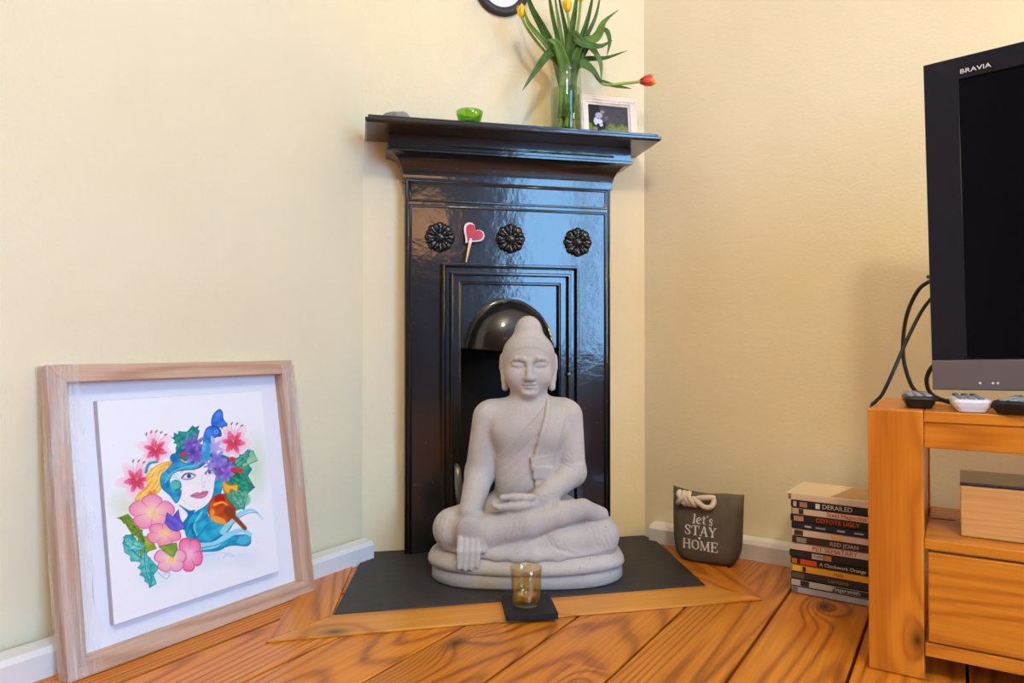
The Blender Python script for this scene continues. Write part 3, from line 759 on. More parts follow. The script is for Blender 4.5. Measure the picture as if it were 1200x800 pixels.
    for cx, cy, rx, ry, c in ((630, 290, 38, 90, (196, 220, 186)), (130, 440, 55, 45, (214, 226, 190)), (420, 640, 90, 40, (206, 226, 240)), (580, 650, 50, 30, (222, 226, 240)), (250, 715, 60, 40, (214, 232, 240))): ellp(cx, cy, rx, ry, c, 0, 60, .75)
    # lilies
    for cx, cy, r, ro in ((240, 225, 78, .3), (165, 345, 84, .9), (545, 195, 80, .1)):
        star(cx, cy, r*1.05, 6, (244, 176, 198), (245, 232, 238), ro, .95, .58); star(cx, cy, r*.60, 6, (218, 34, 84), (240, 120, 160), ro, .9, .5); star(cx, cy, r*.42, 9, (196, 60, 60), (232, 60, 110), ro+.3, .8, .5)
        for k in range(5):
            a_ = -2.4+.28*k+ro*.6; stroke([(cx, cy), (cx+math.cos(a_)*r*.5, cy+math.sin(a_)*r*.5), (cx+math.cos(a_+.12)*r*.9, cy+math.sin(a_+.12)*r*.9)], 2, 2, (226, 150, 170), .8); ellp(cx+math.cos(a_+.12)*r*.92, cy+math.sin(a_+.12)*r*.92, 6, 2.8, (150, 60, 60), a_+.8)
    # teal foliage
    blob([(300,175),(325,182),(330,152),(362,156),(385,130),(412,150),(402,190),(372,215),(352,242),(318,226),(328,198)], teal, teal2, teald, False)
    blob([(500,300),(540,258),(570,262),(604,220),(592,268),(618,300),(602,326),(628,372),(602,396),(590,452),(556,462),(520,426),(498,360)], teal, (70, 170, 130), teald, False)
    blob([(530,275),(585,240),(622,226),(640,268),(608,282),(575,300)], (90, 178, 150), (160, 208, 150), (40, 120, 100), False, .85)
    ellp(575, 415, 38, 30, (110, 190, 150), .4, 6, .8); ellp(545, 330, 26, 22, (20, 90, 60), 0, 8, .8)
    stroke([(560,300),(590,330),(610,370)], 3, 3, teald); stroke([(520,380),(560,370),(600,372)], 3, 2, teald)
    holly((340,232),(312,158),26,4,teal,teal2,teald,.1); holly((352,222),(410,132),28,4,teal,(80,190,170),teald,-.1)
    holly((520,300),(612,224),26,5,(50,160,130),(130,200,160),teald,.08); holly((530,330),(630,372),34,5,teal,(60,180,120),teald,.1); holly((540,380),(588,460),30,4,(60,160,130),(130,200,160),(20,100,90))
    # blue butterfly
    blob([(488,66),(464,90),(459,126),(482,138),(514,132),(520,124),(506,104),(502,76)], (34, 92, 205), (70, 140, 230), (14, 40, 120))
    blob([(428,172),(440,140),(466,130),(492,142),(498,170),(476,176),(450,196),(430,196)], (30, 88, 200), (70, 140, 230), (14, 40, 120))
    ellp(478, 155, 8, 8, (120, 190, 240)); ellp(478, 155, 3.5, 3.5, (20, 40, 110))
    # face and neck
    blob([(296,330),(318,298),(380,296),(420,268),(452,284),(474,320),(472,372),(456,410),(428,440),(402,452),(370,442),(338,416),(308,380)], (248, 240, 240), (244, 234, 236), None)
    blob([(330,432),(378,455),(366,500),(352,530),(322,505),(318,470)], (246, 238, 238), None, None)
    # yellow curls
    blob([(352,266),(282,272),(228,296),(203,335),(206,366),(176,392),(158,424),(200,414),(244,400),(268,362),(264,322),(292,292),(342,286)], (246, 190, 70), (250, 214, 120), (226, 140, 30))
    for pth in ([(340,274),(280,284),(236,312),(216,360),(180,400)], [(300,282),(256,310),(244,350),(214,390)], [(262,330),(250,365),(226,396)]): stroke(pth, 4, 3, (228, 140, 30), .85)
    ellp(225, 395, 18, 10, (222, 120, 24), -.5, 5, .8)
    # blue hair over the brow
    blob([(300,246),(326,240),(345,272),(398,272),(424,236),(428,188),(456,186),(462,236),(436,278),(402,300),(352,306),(316,314),(296,342),(304,372),(338,380),(338,408),(320,434),(296,404),(264,374),(260,330),(290,296),(306,276)], (20, 122, 176), (60, 178, 206), (6, 74, 130))
    stroke([(430,200),(432,240),(404,284),(350,294),(300,318),(278,352)], 8, 6, (110, 200, 222), .8); ellp(318, 362, 22, 20, (80, 190, 180), 0, 4); stroke([(318,384),(338,372),(334,350),(316,346)], 6, 4, (16, 116, 150))
    stroke([(202,312),(214,280),(246,272)], 12, 8, (50, 150, 170)); ellp(310, 258, 14, 16, (14, 110, 170), 0, 4); ellp(346, 250, 18, 12, (206, 50, 60), 0, 4)
    # right hair and flowing ends
    blob([(476,332),(502,318),(502,372),(484,420),(452,452),(446,482),(500,516),(540,520),(520,560),(590,556),(614,576),(600,602),(540,600),(470,620),(410,618),(372,586),(354,536),(368,492),(400,466),(440,440),(464,402)], (16, 140, 184), (50, 182, 208), (4, 92, 140))
    blob([(330,440),(372,462),(396,462),(370,500),(356,540),(340,520),(366,478)], (14, 116, 170), None, None)
    stroke([(380,520),(400,576),(450,588),(500,560)], 14, 10, (12, 110, 150), .8); stroke([(420,470),(392,520),(402,560)], 9, 5, (120, 214, 228), .9)
    stroke([(505,545),(540,500),(580,470),(624,462),(660,496)], 26, 3, (150, 214, 230)); stroke([(520,548),(556,500),(600,474),(640,470)], 4, 2, (40, 140, 170))
    stroke([(400,604),(470,596),(530,556),(580,540),(612,556)], 30, 14, (150, 216, 234)); stroke([(420,622),(490,616),(540,584),(600,578),(612,566)], 8, 5, (16, 140, 180)); ellp(585, 578, 26, 17, (70, 184, 214), -.2, 4)
    # red bird on a twig
    stroke([(520,462),(560,500),(590,532)], 20, 16, (140, 66, 30)); blob([(452,432),(474,404),(510,398),(526,424),(552,452),(548,482),(512,514),(478,506),(446,474)], (186, 52, 24), (214, 96, 30), (120, 24, 16))
    ellp(486, 500, 34, 13, (240, 160, 46), .35, 4); ellp(492, 418, 22, 16, (170, 24, 22), 0, 4); stroke([(470,440),(500,430),(520,440)], 9, 6, (244, 170, 40)); ellp(530, 468, 26, 20, (130, 62, 26), .6, 4); ellp(462, 470, 10, 14, (236, 150, 40), 0, 4)
    # orange butterfly
    blob([(502,346),(532,362),(562,360),(560,390),(536,380),(530,398),(508,388)], (242, 160, 34), (250, 196, 60), (150, 80, 10))
    blob([(318,238),(345,212),(400,232),(430,262),(395,276),(352,268)], (18, 96, 130), (30, 130, 150), None); blob([(455,240),(520,250),(560,290),(530,330),(480,330),(462,290)], (40, 96, 120), (60, 120, 150), None)
    for k in range(5): stroke([(268+6*k, 300+8*k), (290+8*k, 340-6*k), (318+6*k, 322+10*k)], 3, 2, (120, 206, 222), .6)
    for pth in ([(362,560),(380,520),(420,500),(452,470)], [(372,580),(410,560),(440,520),(470,510)], [(420,610),(470,600),(520,580)]): stroke(pth, 4, 3, (6, 96, 146), .7)
    for pth in ([(225,318),(250,300),(290,290)], [(212,350),(240,330),(254,350),(238,366)], [(190,396),(214,380),(232,392)]): stroke(pth, 6, 3, (252, 222, 140), .8)
    # purple blossoms
    for cx, cy, r, n, ro, ci, co_ in ((395,205,46,7,.2,(80,54,150),(150,120,210)), (372,205,34,7,.9,(90,60,160),(160,130,214)), (412,226,36,8,.7,(84,60,156),(168,140,220)), (520,292,34,7,.9,(100,66,170),(170,140,220)), (455,286,30,7,.2,(120,110,200),(180,170,230)), (400,250,44,6,.5,(96,70,170),(176,150,220)), (385,232,30,6,0,(70,40,140),(140,104,200)), (470,215,44,6,.3,(170,150,220),(206,192,236)), (480,262,40,6,.1,(110,100,200),(160,150,226)), (500,310,46,7,.4,(96,56,160),(170,130,214)), (520,318,30,5,.1,(120,70,180),(180,140,220))): star(cx, cy, r, n, ci, co_, ro, .95, .4)
    ellp(438, 232, 17, 36, (50, 150, 206), .15, 4); ellp(430, 215, 8, 18, (110, 190, 230), .15, 4, .7)
    for cx, cy in ((540, 262), (548, 304), (572, 306), (350, 244)): ellp(cx, cy, 13, 10, (208, 44, 50), 0, 4)
    # lower foliage
    blob([(120,560),(150,556),(172,590),(176,640),(216,648),(252,688),(232,716),(244,750),(215,766),(206,722),(184,692),(190,668),(164,662),(142,662),(140,640),(118,628),(112,590)], (56, 176, 170), (120, 206, 200), (14, 110, 120), False)
    stroke([(128,600),(170,640),(214,680),(226,740)], 4, 2, (10, 110, 120)); stroke([(112,592),(124,562),(150,566),(142,584)], 5, 3, (14, 120, 130)); stroke([(230,690),(280,730),(295,708),(270,712)], 2, 2, (70, 160, 170), .8)
    blob([(88,494),(132,476),(152,500),(160,545),(188,566),(150,560),(124,520),(120,492)], (98, 134, 36), (140, 170, 50), (50, 84, 10), False)
    blob([(168,556),(222,570),(244,612),(214,622),(182,652),(174,610)], (110, 140, 30), (176, 186, 50), (60, 90, 10), False)
    holly((200,610),(112,566),34,4,(70,186,180),(150,216,206),(14,110,120),-.1); holly((196,620),(222,762),34,5,(50,170,170),(130,210,200),(14,110,120),.06)
    holly((196,590),(92,490),22,4,(104,140,36),(160,180,60),(56,84,10),.12)
    # hibiscus
    bloom(372, 634, 56, 5, (250, 200, 214), (240, 120, 165), (214, 40, 100), .4, 1.25); bloom(225, 470, 92, 5, (252, 226, 190), (242, 150, 182), (206, 60, 120), -.3, .78)
    bloom(272, 556, 70, 5, (252, 206, 180), (242, 150, 180), (216, 40, 96), .2, .72); bloom(298, 652, 66, 5, (252, 224, 196), (242, 170, 196), (210, 64, 124), .9, .86)
    blob([(250,604),(322,588),(326,612),(308,652),(286,632)], (108, 150, 40), (150, 184, 70), (50, 90, 10), False)
    for cx, cy in ((234, 474), (276, 552), (302, 656)): ellp(cx, cy, 12, 12, (250, 206, 120), 0, 8)
    # violet butterfly
    blob([(284,470),(306,486),(330,458),(336,494),(358,530),(322,546),(296,536),(276,512)], (92, 78, 190), (130, 120, 216), (40, 40, 120), False)
    # features
    ellp(370, 328, 27, 14, (176, 150, 190), -.12, 8, .8); ellp(370, 329, 19, 8.5, (240, 240, 246), -.12); ellp(371, 328, 9, 8.5, (60, 100, 190)); ellp(371, 328, 3.6, 3.6, (14, 16, 40))
    stroke([(342,336),(356,320),(376,317),(396,326)], 4, 2.5, (40, 30, 70)); stroke([(346,340),(368,341),(390,334)], 2, 1.5, (110, 80, 130)); stroke([(338,314),(362,302),(396,308)], 3, 2, (130, 140, 170), .7)
    ellp(452, 313, 17, 9, (176, 150, 190), -.25, 7, .8); ellp(452, 314, 12, 7, (238, 238, 246), -.25); ellp(452, 313, 6.5, 6.5, (60, 100, 190)); ellp(452, 313, 2.6, 2.6, (14, 16, 40)); stroke([(434,320),(446,306),(466,306)], 3.6, 2, (40, 30, 70))
    stroke([(420,330),(424,358),(432,368),(420,372)], 2, 1.6, (222, 196, 200)); 
    blob([(376,406),(402,392),(414,394),(424,388),(446,388),(436,406),(412,415)], (208, 116, 156), (226, 150, 180), (160, 60, 110)); stroke([(378,405),(410,402),(444,390)], 2, 1.5, (140, 50, 96))
    stroke([(338,416),(370,442),(402,452),(430,438)], 2, 1.5, (214, 200, 206), .8)
    for _ in range(46): ellp(rg.uniform(60, 660), rg.uniform(120, 740), *(rg.uniform(1.5, 3.2),)*2, (160+rg.randint(60), 150+rg.randint(60), 190+rg.randint(40)), 0, 3, .5)
    stroke([(430,640),(500,628),(540,642),(600,632)], 3, 1.5, (160, 186, 210), .45); stroke([(505,648),(525,630),(548,640)], 2, 1.5, (150, 170, 205), .6)
    return np.clip(img, 0, 255)
def print_grid(name, nx, ny, origin, du, dv, fn, parent, mat, thick=.0003):
    uu, vv = np.meshgrid(np.linspace(0, 1, nx), np.linspace(0, 1, ny)); colr = fn(uu, vv)/255.
    colr = np.where(colr <= .04045, colr/12.92, ((colr+.055)/1.055)**2.4)
    o = np.array(origin); V = o+uu[..., None]*np.array(du)+vv[..., None]*np.array(dv)
    I = np.arange(nx*ny).reshape(ny, nx); F = np.stack([I[:-1, :-1], I[:-1, 1:], I[1:, 1:], I[1:, :-1]], -1).reshape(-1, 4)
    me = bpy.data.meshes.new(name); me.from_pydata(V.reshape(-1, 3).tolist(), [], F.tolist()); me.update()
    at = me.color_attributes.new('print', 'FLOAT_COLOR', 'POINT')
    at.data.foreach_set('color', np.concatenate([colr.reshape(-1, 3), np.ones((nx*ny, 1))], 1).astype(np.float32).ravel())
    return link(name, me, mat, parent)
print_grid('painting', 300, 336, (CU0+.0006, .0122, CV0+.0006), (CU1-CU0-.0012, 0, 0), (0, 0, CV1-CV0-.0012), art_colors, cv, M['print'])
# stretched cling film round the left stile and upper right stile
def film(u0, u1, v0, v1, nu, nv, wrap_l=False, wrap_r=False, seed=0):
    rg = np.random.RandomState(seed); path = []
    if wrap_l: path += [(-.0025, FD), (-.0030, .015)]
    path += [(u0+(u1-u0)*i/nu, -.0022) for i in range(nu+1)]
    if wrap_r: path += [(FW+.003, .012), (FW+.0025, FD)]
    ph = rg.uniform(0, 6, 6); vs = []
    for j in range(nv+1):
        v = v0+(v1-v0)*j/nv
        for i, (a, b) in enumerate(path):
            wv = .0010*math.sin(i*2.1+ph[0]+v*22)+.0008*math.sin(i*3.7+v*51+ph[1])
            eg = .004*math.sin(v*37+ph[2])+.003*math.sin(v*83+ph[3]) if (i == len(path)-1 and not wrap_r) or (i == 0 and not wrap_l) else 0
            vs.append((a+eg, b-abs(wv), v))
    n = len(path); fs = [(j*n+i, j*n+i+1, j*n+n+i+1, j*n+n+i) for j in range(nv) for i in range(n-1)]
    return MB().add(vs, fs).obj('plastic_wrap', M['film'], pic, smooth=True)
film(-.0026, .044, .004, FH+.001, 16, 60, wrap_l=True, seed=1)
film(.424, FW+.0026, .20, FH-.01, 8, 36, wrap_r=True, seed=4)

# ------------------------------------------------------------------ pine television cabinet
cab = thing('television_cabinet', 'honey-coloured pine television cabinet with open shelf and drawer', 'cabinet', (.394, -.754, .0006), (0, 0, R(-45)))
CL, CD, CH = .98, .272, .3885
Hh, Hv = M['hon_h'], M['hon_v']
for x0 in (0, CL-.072):
    for y0 in (0, CD-.04): MB().box(x0, x0+.072, y0, y0+.04, 0, CH-.0005).obj('leg', Hv, cab, bevel=.002)
MB().box(.0725, CL-.0725, .001, CD, CH-.017, CH-.001).obj('top_board', Hh, cab, bevel=.002)
for x0, x1 in ((.0, .072), (CL-.072, CL)): MB().box(x0, x1, .0402, CD-.0402, CH-.017, CH-.001).obj('top_end_board', Hh, cab, bevel=.0015)
MB().box(.0725, CL-.0725, .004, .022, .334, CH-.0172).obj('front_rail', Hh, cab, bevel=.0015)
MB().box(.0725, CL-.0725, .001, CD-.02, .189, .203).obj('shelf', Hh, cab, bevel=.0015)
MB().box(.0725, CL-.0725, .003, .02, .034, .0535).obj('bottom_rail', Hh, cab, bevel=.0015)
MB().box(.0725, CL-.0725, .0205, CD-.02, .034, .042).obj('bottom_board', Hh, cab)
for x0 in (.058, CL-.070): MB().box(x0, x0+.012, .0405, CD-.0405, .034, CH-.0175).obj('side_panel', Hh, cab)
for x0, x1 in ((.077, CL/2-.003), (CL/2+.003, CL-.077)):
    dr = MB().box(x0, x1, .0015, .018, .056, .1845).obj('drawer', Hh, cab, bevel=.002)
    MB().lathe([(.008, 0), (.007, .010), (.013, .016), (.012, .022), (.004, .025), (.0004, .0252)], 20).obj('knob', Hv, dr, smooth=True, loc=((x0+x1)/2, .0015, .12), rot=(R(90), 0, 0))
MB().box(CL/2-.0025, CL/2+.0025, .003, .019, .0537, .1885).obj('drawer_divider', Hv, cab)

# wooden box on the open shelf
bx = thing('wooden_box', 'pale pine box with dark top on the open cabinet shelf', 'box', (.4771, -.8365+.0001, .2041), (0, 0, R(-45)))
bx.location = Vector((.394, -.754, 0))+Vector((q2, -q2, 0))*.117+Vector((q2, q2, 0))*.045+Vector((0, 0, .2042))
MB().loft([[(0, 0, 0), (.30, 0, 0), (.30, .125, 0), (0, .125, 0)], [(-.001, 0, .074), (.301, 0, .074), (.301, .125, .074), (-.001, .125, .074)]]).obj('body', M['pine_box'], bx, bevel=.002)
MB().box(-.001, .301, .0, .125, .0745, .079).obj('lid', P('dark_lid', rgb(62, 52, 50), .25, coat=.4), bx, bevel=.0015)
glint = MB().box(0, .06, 0, .035, 0, .0008).obj('glint_sheet', flat((232, 226, 214)))  # added pale sheet standing in for a faint light reflection on the shelf
tag(glint, 'thin sheet for a small white card lying on the cabinet shelf beside the pine box', 'glint')
glint.location = Vector((.394, -.754, .2042))+Vector((q2, -q2, 0))*.076+Vector((q2, q2, 0))*.15; glint.rotation_euler = (0, 0, R(-42)); glint.scale = (.55, 1, 1)

# ------------------------------------------------------------------ television
tv = thing('television', 'black flat-screen television standing on the pine cabinet', 'television', (.5, -.72, .3885), (0, R(-1.2), R(-52)))
tb = -.3885
X0, X1, Z0, Z1 = .031, .88, .414+tb, .922+tb
# bezel: frame round the screen
ox = [(X0, Z0+.046), (X1, Z0+.046), (X1, Z1), (X0, Z1)]; ix = [(X0+.046, Z0+.0475), (X1-.046, Z0+.0475), (X1-.046, Z1-.033), (X0+.046, Z1-.033)]
mb = MB(); rings = [[(o_[0], 0, o_[1]), (o_[0], .03, o_[1]), (i_[0], .03, i_[1]), (i_[0], .002, i_[1])] for o_, i_ in zip(ox, ix)]
mb.loft(rings+[rings[0]], False).obj('bezel', M['tv_bezel'], tv, bevel=.0012)
MB().box(X0+.045, X1-.045, .005, .03, Z0+.047, Z1-.032).obj('screen', M['tv_screen'], tv)
lp = MB().box(X0, X1, -.001, .03, Z0, Z0+.0455).obj('speaker_panel', M['tv_grey'], tv, bevel=.0015)
MB().loft([[(X0+.004, .030, Z0+.004), (X1-.004, .030, Z0+.004), (X1-.004, .030, Z1-.004), (X0+.004, .030, Z1-.004)], [(X0+.03, .075, Z0+.05), (X1-.03, .075, Z0+.05), (X1-.03, .075, Z1-.06), (X0+.03, .075, Z1-.06)]]).obj('back_shell', M['black_plastic'], tv, bevel=.004)
tt = text_mesh('BRAVIA', .0095, 'lettering', M['white_print'], tv, (X0+.048, -.0006, Z1-.0235), (R(90), 0, 0), extrude=.0003, xs=1.25)
for lx in (.062, .078, .084): MB().lathe([(.0018, 0), (.0018, .0006), (.0003, .0008)], 10).obj('indicator', M['white_print'], lp, loc=(X0+lx, -.001, Z0+.011), rot=(R(90), 0, 0))
def rrect(hx, hy, z, r, n=6, c=(0, 0)):
    o = []
    for sx, sy, a0 in ((1, 1, 0), (-1, 1, 90), (-1, -1, 180), (1, -1, 270)):
        for k in range(n+1):
            a = R(a0+90*k/n); o.append((c[0]+sx*(hx-r)+r*math.cos(a), c[1]+sy*(hy-r)+r*math.sin(a), z))
    return o
bc = ((X0+X1)/2, .03)
sb = MB().loft([rrect(.26, .08, .0008, .06, c=bc), rrect(.26, .08, .006, .06, c=bc), rrect(.24, .065, .012, .05, c=bc)]).obj('stand_base', M['black_plastic'], tv, bevel=.001); sb.rotation_euler = (0, R(1.2), 0); sb.location = (0, 0, .0102)
MB().box(bc[0]-.08, bc[0]+.08, .012, .045, .008, .06).obj('stand_neck', M['black_plastic'], tv, bevel=.003)
# ---- cables behind the television
def cable(pts, label, r=.0032):
    o = MB().tube(spline(pts, 8), r, 8).obj('cable', M['cable'], smooth=True); tag(o, label, 'cable', 'cables behind the television')
cable([(.590, -.66, .60), (.572, -.694, .594), (.558, -.675, .577), (.547, -.660, .533), (.544, -.655, .476), (.545, -.664, .433), (.554, -.675, .405), (.575, -.699, .3945), (.61, -.72, .393)], 'black cable looping wide beside the television down to the cabinet top')
cable([(.600, -.67, .575), (.574, -.690, .567), (.545, -.694, .539), (.514, -.696, .490), (.484, -.698, .435), (.474, -.689, .404), (.468, -.682, .3925), (.463, -.678, .378), (.464, -.676, .30), (.466, -.675, .15), (.467, -.674, .004)], 'thin black cable slanting down across the corner of the cabinet top', .0028)
cable([(.592, -.67, .46), (.570, -.696, .455), (.563, -.690, .441), (.561, -.687, .423), (.563, -.697, .402), (.56, -.74, .3935), (.565, -.79, .3932), (.60, -.84, .393)], 'short black cable curling low under the television corner', .0036)
# ---- remote controls
def remote(loc, rz, body, label, hw=.021, L=.15, h=.018, group=None):
    t = thing('remote_control', label, 'remote control', loc, (0, 0, rz))
    MB().loft([rrect(hw*.72, L/2-.004, 0, .006, c=(0, L/2)), rrect(hw*.95, L/2-.001, h*.45, .007, c=(0, L/2)), rrect(hw, L/2, h*.8, .008, c=(0, L/2)), rrect(hw*.92, L/2-.003, h, .008, c=(0, L/2))]).obj('body', body, t, smooth=False, bevel=.001)
    for r_ in range(9):
        for c_ in range(3):
            MB().loft([rrect(.0042, .0036, h-.0005, .002, 3, c=(-.0115+.0115*c_, .012+r_*.0135)), rrect(.0036, .003, h+.0022, .002, 3, c=(-.0115+.0115*c_, .012+r_*.0135))]).obj('button', M['grey_plastic'] if body is not M['black_plastic'] else flat((150, 152, 156)), t)
remote((.467, -.776, .3888), R(-38), M['black_plastic'], 'short black remote control on the corner of the cabinet top', .021, .075)
remote((.487, -.848, .3888), R(-40), M['white_plastic'], 'white remote control lying on the cabinet top', .023, .085)
remote((.512, -.884, .3888), R(-58), M['black_plastic'], 'long black remote control lying in front of the television base', .024, .15)

# ------------------------------------------------------------------ stack of film cases
CREAM, BLK = (224, 202, 180), (26, 24, 26)
dvds = [  # bottom to top: sleeve colour, end colour patches, title, colour, size, x of title, label, x shift, case colour
 ((176, 174, 190), [(.0, .012, (120, 110, 120)), (.135, .188, (214, 204, 170))], '', None, 0, 0, 'pale lilac film case at the very bottom of the stack', 0, (70, 70, 80)),
 ((196, 190, 184), [(.018, .034, (40, 36, 36)), (.075, .188, (48, 46, 44))], 'Fingersmith', (220, 214, 204), .0105, .075, 'half white half black film case just above the lilac one', -.001, BLK),
 ((52, 46, 40), [(.0, .024, (96, 88, 80)), (.145, .158, (224, 160, 100))], 'Lantana', (140, 128, 104), .012, .066, 'dark brown film case under the yellow one', 0, BLK),
 ((236, 176, 40), [(.0, .016, (240, 200, 60)), (.02, .026, (30, 26, 20))], 'Help', (140, 96, 20), .009, .076, 'bright yellow film case in the stack', .001, (200, 150, 30)),
 ((24, 20, 20), [(.002, .012, (200, 110, 40)), (.018, .048, (222, 84, 36)), (.148, .168, (222, 84, 36))], 'A Clockwork Orange', (232, 226, 214), .0092, .053, 'black film case with orange blocks on its spine', -.001, BLK),
 ((40, 40, 40), [(.041, .062, (210, 196, 180)), (.063, .076, (206, 130, 70)), (.150, .160, (220, 80, 60))], 'Traffic', (60, 50, 44), .0072, .043, 'charcoal film case with small white and orange blocks', -.003, BLK),
 ((222, 202, 184), [(.142, .156, (60, 30, 26)), (.160, .170, (200, 90, 80))], 'PET SEMATARY', (190, 60, 40), .0118, .040, 'cream film case with red capital title', -.002, (200, 184, 170)),
 ((66, 44, 38), [(.008, .026, (150, 138, 130))], 'RED JOAN', (214, 196, 176), .0108, .068, 'dark maroon film case with pale title', .002, BLK),
 (CREAM, [(.006, .022, (60, 46, 40)), (.072, .092, (236, 190, 116)), (.150, .158, (190, 80, 50))], '', None, 0, 0, 'cream film case with a tan patch on its spine', 0, (210, 196, 178)),
 ((24, 30, 56), [(.024, .036, (200, 200, 206)), (.044, .062, (150, 156, 170)), (.082, .096, (190, 194, 200)), (.112, .128, (170, 174, 184)), (.138, .152, (190, 194, 200))], '', None, 0, 0, 'navy blue film case with small white marks', .001, (18, 22, 44)),
 ((28, 26, 26), [(.006, .024, (190, 140, 110)), (.150, .164, (110, 106, 100))], 'COYOTE UGLY', (240, 106, 44), .0112, .046, 'black film case with bright orange capital title', -.001, (60, 56, 54)),
 ((222, 202, 178), [(.0, .012, (210, 180, 150)), (.013, .022, (60, 50, 50))], 'Steel Magnolias', (186, 52, 50), .0112, .064, 'white film case with red title between two black cases', .001, BLK),
 ((26, 28, 36), [(.004, .010, (200, 196, 190)), (.016, .030, (190, 130, 100)), (.045, .053, (230, 226, 220)), (.136, .156, (214, 176, 110))], 'DERAILED', (220, 214, 204), .0118, .057, 'black film case with white capital title second from top', 0, BLK),
 ((226, 206, 184), [(.004, .009, (150, 100, 70)), (.148, .158, (130, 50, 44))], '', None, 0, 0, 'pale cream film case lying on top of the stack', -.009, (220, 204, 184)),
]
TH = .0139; zz = .0008
rgd = random.Random(4)
for i, (cs, patches, ttl, tc_, ts, tx, lab, dx, cc) in enumerate(dvds):
    a = R(-47.5+rgd.uniform(-1.2, 1.2))
    d = thing('film_case', lab, 'film case', (.478, -.438, zz), (0, 0, a), 'stacked film cases by the cabinet')
    d.location = Vector((.478, -.438, zz))+Vector((math.cos(a), math.sin(a), 0))*dx
    MB().box(-.001, .189, .0, .134, 0, TH-.0004).obj('case', flat(cc), d, bevel=.0018, seg=2)
    sl_ = MB().box(.001, .187, -.0006, .0, .0012, TH-.0016).obj('sleeve', flat(cs), d)
    for x0, x1, c in patches: MB().box(max(.0015, x0), min(.1865, x1), -.0009, -.0006, .0018 if i != 9 else .0052, TH-.0022 if i != 9 else TH-.0055).obj('spine_mark', flat(c), sl_)
    if ttl: text_mesh(ttl, ts, 'title', flat(tc_), sl_, (tx, -.0010, TH/2+.0001), (R(90), 0, 0), extrude=.0002, xs=1.0)
    if i == len(dvds)-1:
        MB().box(.004, .186, .003, .131, TH-.0004, TH-.0002).obj('cover_print', flat((216, 196, 168)), d)
        MB().prism([(.080, .003), (.186, .003), (.186, .125), (.098, .125)], TH-.0002, TH-.0000).obj('cover_picture', flat((176, 142, 96)), d)
    zz += TH

# ------------------------------------------------------------------ fabric door stop with rope handle
bag = thing('door_stop', 'taupe fabric door stop bag with white lettering and knotted rope handle', 'door stop', (.40, -.272, .0046), (0, 0, R(-46)))
rings = []; n = 48; bcx = -.026
for z, hw, hd, cyo in ((0, .052, .030, .042), (.004, .060, .036, .042), (.014, .069, .041, .042), (.04, .0735, .042, .042), (.075, .0745, .040, .042), (.11, .0750, .034, .042), (.14, .0765, .025, .042), (.155, .0775, .016, .042), (.163, .078, .009, .042), (.166, .078, .0055, .042), (.162, .0765, .0035, .042), (.150, .0755, .003, .042)):
    ring = []
    for k in range(n):
        a = 2*math.pi*k/n; c, s = math.cos(a), math.sin(a)
        x = math.copysign(abs(c)**.55, c)*hw; y = math.copysign(abs(s)**.75, s)*hd
        zt = z
        if z > .1:   # dented, uneven mouth
            f = (z-.1)/.066; zt = z+f*(.006*abs(x/hw)**3*(1 if x < 0 else .75)-.006*math.exp(-((x+.005)/.02)**2))
            y += f*(.005*math.sin(x*55+.5)); zt -= f*.014
        y += .0016*math.sin(x*70+z*90)+.0012*math.sin(x*130-z*60)
        ring.append((bcx+x+(.004*z/.166 if x > 0 else -.003*z/.166), cyo+y, zt))
    rings.append(ring)
MB().loft(rings, True).obj('bag', M['fabric'], bag, smooth=True, sub=1)
# rope: knot and loop
def bag_y(z): return .042-(.034 if z < .12 else .024 if z < .15 else .014)
def rope_part(name, pts, r=.0058): MB().tube(spline([(x-.012, y+.002, z-.013) for x, y, z in pts], 7), r, 8).obj(name, M['rope'], bag, smooth=True)
rope_part('rope_handle', [(-.058, .006, .152), (-.036, .004, .152), (-.018, .004, .157), (.000, .006, .160), (.010, .014, .158)])
rope_part('rope_handle', [(-.036, .002, .155), (-.020, -.002, .147), (-.006, -.004, .140), (.006, .000, .141), (.010, .008, .150), (.006, .016, .158)])
for dx in (0, .011, .022):
    rope_part('rope_knot', [(-.068+dx, .012, .164), (-.066+dx, -.001, .161), (-.060+dx, -.005, .152), (-.054+dx, -.002, .143), (-.052+dx, .006, .139)])
rope_part('rope_knot', [(-.046, .002, .164), (-.054, -.006, .156), (-.064, -.004, .146), (-.070, .006, .140)])
# serif lettering cut as flat strokes
def bar(x0, y0, x1, y1, w_):
    d = Vector((x1-x0, y1-y0)).normalized(); nn = Vector((-d.y, d.x))*w_/2
    return [(x0-nn.x, y0-nn.y), (x1-nn.x, y1-nn.y), (x1+nn.x, y1+nn.y), (x0+nn.x, y0+nn.y)]
def curve_bar(pts, ws):
    p = spline(pts, 6); o1 = []; o2 = []
    for i, q in enumerate(p):
        d = p[min(i+1, len(p)-1)]-p[max(i-1, 0)]; d = d/np.linalg.norm(d); nn = np.array([-d[1], d[0]])
        t = i/(len(p)-1)*(len(ws)-1); k = min(int(t), len(ws)-2); w_ = ws[k]+(ws[k+1]-ws[k])*(t-k)
        o1.append(q+nn*w_/2); o2.append(q-nn*w_/2)
    return [[tuple(o1[i]), tuple(o2[i]), tuple(o2[i+1]), tuple(o1[i+1])] for i in range(len(p)-1)]
TK, TN, SF = .15, .07, .06
